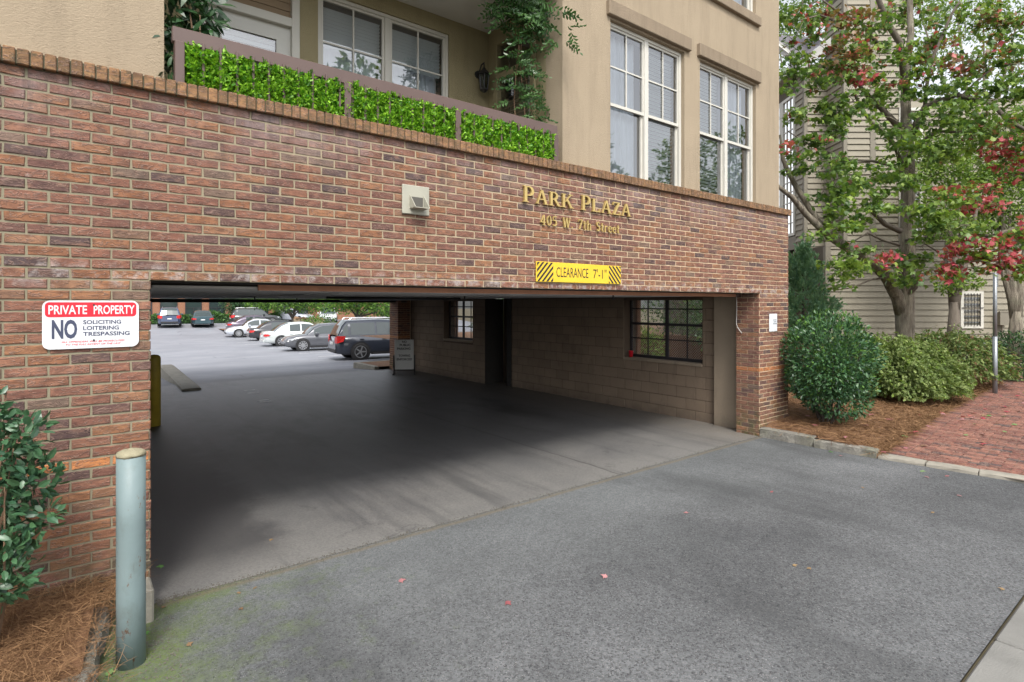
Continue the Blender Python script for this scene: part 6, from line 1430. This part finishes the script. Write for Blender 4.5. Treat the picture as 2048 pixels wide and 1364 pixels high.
for lab, b, crown, bark, keys, wts, r0 in (
 ('young pale trunked tree with its crown over the dark teal sedan', (447, 67), [(0,0,2.0,1.1),(.7,-.3,2.3,1.1),(-.5,.2,2.7,1.2)], 'bark', ('lot', 'lotdark'), (.6, .4), .08),
 ('dense dark green tree at the end of the parked row', (478, 63), [(0,0,1.7,1.5),(-.8,-.2,2.1,1.4),(1,.2,2,1.5),(.3,0,3,1.7),(-.4,-.4,.9,.9)], 'bark', ('lotdark', 'holly'), (.7, .3), .09),
 ('small round tree between the dark tree and the garden wall', (527, 62), [(-.2,0,2.1,1.3),(.8,.1,2.4,1.4),(-.8,-.1,2.6,1.2)], 'darkbark', ('lot', 'lotdark'), (.7, .3), .1),
 ('wide spreading tree behind the white sedan', (585, 50), [(-1,0,2.0,1.5,.5),(1.1,-.3,2.0,1.6,.5),(-2.8,.5,2.3,1.4,.5),(.1,-.5,3,2.2,.6),(2.6,-.5,2.2,1.6,.6)], 'darkbark', ('lot', 'lotdark'), (.8, .2), .13),
 ('low forked tree behind the charcoal sport utility car', (715, 41), [(-1.4,.3,2.0,1.3,.5),(.3,-.2,2.0,1.3,.5),(1.7,-.6,1.9,1.2,.6),(-.3,-.2,3,2.0,.6),(3,-.7,1.5,1.2)], 'darkbark', ('lot', 'lotdark'), (.8, .2), .13),
 ('broad tree closing the view at the right of the parking lot', (768, 45), [(-1,0,1.1,1.3),(.5,-1,1.0,1.4),(1.5,1,2.3,2.0),(-1.4,0,2.5,1.8),(3,3,1.5,2.2)], 'darkbark', ('lot', 'lotdark'), (.6, .4), .14)):
    small_tree(lab, lt(*b), 6, around(b[0], b[1], crown), bark, keys, wts, 3800, .22, 'parking_lot_tree', 5, r0, QUAD, 'trees around the parking lot', (0, 0), .28, 60)
small_tree('tree at the far left corner of the lot by the brick building', (20, 66, 0), 8, [(20,66,3,2.5),(23,66,2.6,2.5),(17.5,66.5,3.2,2.2),(26,64,2.5,2.6)], 'darkbark', ('lot', 'lotdark'), (.5, .5), 3600, .3, 'parking_lot_tree', 5, .2, QUAD, 'trees around the parking lot', (0, 0), .25, 60)
bq = at(640, 650, 41); bb = bush('rounded green bush behind the dark grey hatchback', (bq.x, bq.y, .3), (1.4, 1.4, 1.0), 1400, ['lot', 'hedge'], [.6, .4], .16)
# lot islands
isl = MB(); rough_stone(isl, (13.0, 18.2), (7.55, 18.2), .16, -.2, .10, 14, .004); rough_stone(isl, (7.55, 18.2), (7.55, 16.55), .16, -.2, .10, 6, .004)
ik = isl.build('lot_kerb', M['concrete'], kind='structure')
sheet('island_bed', [(7.68, 16.5), (13, 16.5), (13, 18.06), (7.68, 18.06)], .09, M['mulch'])
mb = MB(); rough_stone(mb, (2.35, 21.6), (2.12, 15.2), .42, -.3, .07, 16, .006); mb.build('left_lot_kerb', M['concrete'], kind='structure')
fbq = [at(x_, 607, d_) for x_, d_ in ((415, 58), (452, 50), (470, 55), (500, 66), (440, 66))]; sheet('far_bed', [(v_.x, v_.y) for v_ in fbq], -.30, M['mulch'])
# painted dashes on the lane
M['paintw'] = plain('worn_white_paint', (.80, .80, .78), .45, var=.2, scale=20)
dashes = MB()
for (x, y, w_) in ((500,781,22),(507,786,22),(526,801,22),(531,804,24)):
    d = 2.058 * 1137.8 / (y - 607); p = at(x, y, d); dashes.add([(p.x - .12, p.y - .03, .0085), (p.x + .12, p.y - .03, .0085), (p.x + .12, p.y + .05, .0085), (p.x - .12, p.y + .05, .0085)], [(0, 1, 2, 3)])
dashes.build('lane_dash', M['paintw'], bpy.data.objects['carport_floor'])
for y in (26.2, 29.0, 34.4, 39.8, 42.2, 47.2):
    baymarks = MB(); baymarks.add([(9.2, y, lotz(y) + .006), (14, y - .5, lotz(y - .5) + .006), (14, y - .4, lotz(y - .4) + .006), (9.2, y + .1, lotz(y + .1) + .006)], [(0, 1, 2, 3)]); baymarks.build('bay_marking', M['paintw'], bpy.data.objects['parking_lot'])
# ---- street trees across the road (their crowns mirror in the windows)
for k, (x, y, h) in enumerate(((11, -13.5, 14), (23, -14, 14.5), (31, -12.5, 13), (39, -14, 15.5))):
    small_tree(('tall street tree mirrored in the balcony windows', 'tall street tree mirrored in the left upper window', 'street tree mirrored in the right upper window', 'street tree furthest along the road')[k], (x, y, 0), h, [(x, y, h*.74, 2.4), (x - 1.6, y, h*.58, 2.0), (x + 1.7, y + .4, h*.62, 2.0), (x, y, h*.9, 1.7), (x - .6, y, h*.45, 1.7)], 'darkbark', ('green', 'light'), (.8, .2), 2200, .42, 'street_tree', 5, .25, QUAD, 'trees across the street', (0, 0), .35, 0)

# ================================================================ litter
needle = ([(0, -.5, 0), (0, .5, 0), (.5, -.5, .06), (.5, .5, .06), (1, -.3, .0), (1, .3, .0)], [(0, 2, 3, 1), (2, 4, 5, 3)])
M['needle'] = None
def needles(name, n, xy, zf, wdt, ln, up=.12):
    p = np.array([(x, y, zf(x, y) + rng.uniform(.0, .035)) for x, y in (xy() for _ in range(n))])
    d = rdir(n, 0); d[:, 2] = nr.normal(size=n) * up; m = frames(d, rdir(n, 2.5), 1.0)
    m[:, :, 0] *= (ln * (.6 + .7 * nr.random(n)))[:, None]; m[:, :, 1] *= wdt; m[:, :, 2] *= .25
    lm = L['needle']; scatter(name, needle, m, p, [lm], None, None, 'stuff')
L['needle'] = leafmat('pine_needle', (.12, .06, .03), (.42, .25, .13), .8, .1, .15)
def lxy():
    while True:
        y = rng.uniform(2.7, 4.55); x = rng.uniform(-1.0, kline(y) - (.12 if y < 4.25 else -.14))
        if rng.random() < .06: x = rng.uniform(kline(y) - .12, kline(y) + .1)
        if inview((x, y, .1)) or rng.random() < .1: return x, y
needles('pine_straw', 6500, lxy, lambda x, y: lbz(x, y) + (.02 if x < kline(y) - .06 else -.0), .0022, .13)
def rxy():
    while True:
        x = rng.uniform(8.5, 18); y = edgeY(x) + rng.random() ** 1.6 * 2.6
        if x < 9.36 and y > 4.5: continue
        return x, y
needles('pine_straw', 26000, rxy, bedz, .0055, .17)
def leafobj(name, label, group, p, key, size, parent=None):
    me = bpy.data.meshes.new(name); bend = rng.uniform(-.5, .5)
    me.from_pydata([(x, y, z * .6 + bend * (x - .4) ** 2 * .4 + .06) for x, y, z in MAPLE[0]], [], MAPLE[1]); me.materials.append(L[key])
    at_ = me.attributes.new('tint', 'FLOAT', 'FACE'); at_.data.foreach_set('value', [rng.random()] * len(MAPLE[1]))
    o = link(name, me); o.location = p; o.rotation_euler = (rng.uniform(-.25, .25), rng.uniform(-.25, .25), rng.uniform(0, 6.28)); o.scale = (size,) * 3
    return tag(o, label, 'leaf', group)
L['pink'] = leafmat('fallen_pink', (.34, .10, .11), (.52, .27, .27), .7, .1)
L['tan'] = leafmat('fallen_tan', (.22, .13, .07), (.36, .25, .13), .8, .1)
L['fgreen'] = leafmat('fallen_green', (.10, .30, .05), (.28, .42, .18), .6, .2)
def ground(x, y, z=.006):
    d = (CAMH - z) * 1137.8 / (y - 607); return at(x, y, d)
for (x, y, k) in ((1547,984,'pink'),(1915,990,'pink'),(1372,1027,'pink'),(1898,953,'pink'),(1858,955,'pink'),(797,1163,'pink'),(1685,912,'pink'),(1012,1203,'pink'),(1215,1155,'pink')):
    leafobj('fallen_leaf', 'small pinkish red maple leaf lying flat on the grey driveway', 'red leaves on the driveway', ground(x, y), k, .058)
for (x, y, k) in ((1868,1026,'tan'),(1585,1131,'tan'),(1722,974,'tan'),(1622,1136,'tan'),(473,1186,'tan'),(480,1216,'tan'),(538,1080,'tan'),(373,1292,'tan'),(512,1176,'tan'),(2010,1180,'tan'),(330,1215,'tan')):
    leafobj('fallen_leaf', 'small dry tan leaf lying on the grey driveway', 'dry leaves on the driveway', ground(x, y), k, .042)
leafobj('fallen_leaf', 'green maple leaf on the driveway just below the granite kerb', None, ground(1660, 904), 'fgreen', .08); leafobj('fallen_leaf', 'green maple leaf on the driveway below the brick pavement', None, ground(1846, 941), 'fgreen', .09)
leafobj('fallen_leaf', 'bright green leaf beside the foot of the pale blue bollard', None, ground(298, 1262), 'fgreen', .055); leafobj('fallen_leaf', 'green leaf on the carport floor near the left pier', None, ground(328, 1132), 'fgreen', .06); leafobj('fallen_leaf', 'green leaf in the debris in front of the pale blue bollard', None, ground(215, 1353), 'fgreen', .06)
for k in range(46):
    x, y = rxy(); leafobj('fallen_leaf', 'pinkish fallen maple leaf on the pine straw bed by the brick pavement', 'fallen leaves on the pine straw', (x, y, bedz(x, y) + .035), rng.choice(['pink', 'pink', 'red', 'tan']), rng.uniform(.08, .12))
for k in range(60):
    q_ = ground(rng.uniform(1790, 2060), 838 - abs(rng.gauss(0, 26)), .12) if k < 42 else ground(rng.uniform(1800, 2040), rng.uniform(840, 900), .09); x, y = q_.x, q_.y; leafobj('fallen_leaf', 'pinkish fallen maple leaf on the brick pavement near the bed', 'fallen leaves on the brick pavement', (x, y, pz(x) + .01), rng.choice(['pink', 'pink', 'red', 'tan', 'fgreen']), rng.uniform(.07, .11))
# grit and crumbs along the asphalt joint and kerb
n = 1400; gx = .5 + nr.random(n) ** 2 * 7.5; gy = 4.57 + nr.normal(size=n) * .025
n2 = 500; gx = np.concatenate([gx, .2 + nr.random(n2) * .35]); gy = np.concatenate([gy, 3.5 + nr.random(n2) * 1.0])
n = len(gx); chip = ([(0,0,0),(1,.1,0),(.5,.9,0),(.5,.4,.6)], [(0,1,3),(1,2,3),(2,0,3)])
scatter('joint_grit', chip, frames(rdir(n) * np.array([1, 1, .0]), np.tile([[0, 0, 1.0]], (n, 1)), .005 + .009 * nr.random(n)), np.stack([gx, gy, np.full(n, .005)], 1), [plain('grit', (.12, .11, .09), .95, var=.5, scale=40)], None, None, 'stuff')
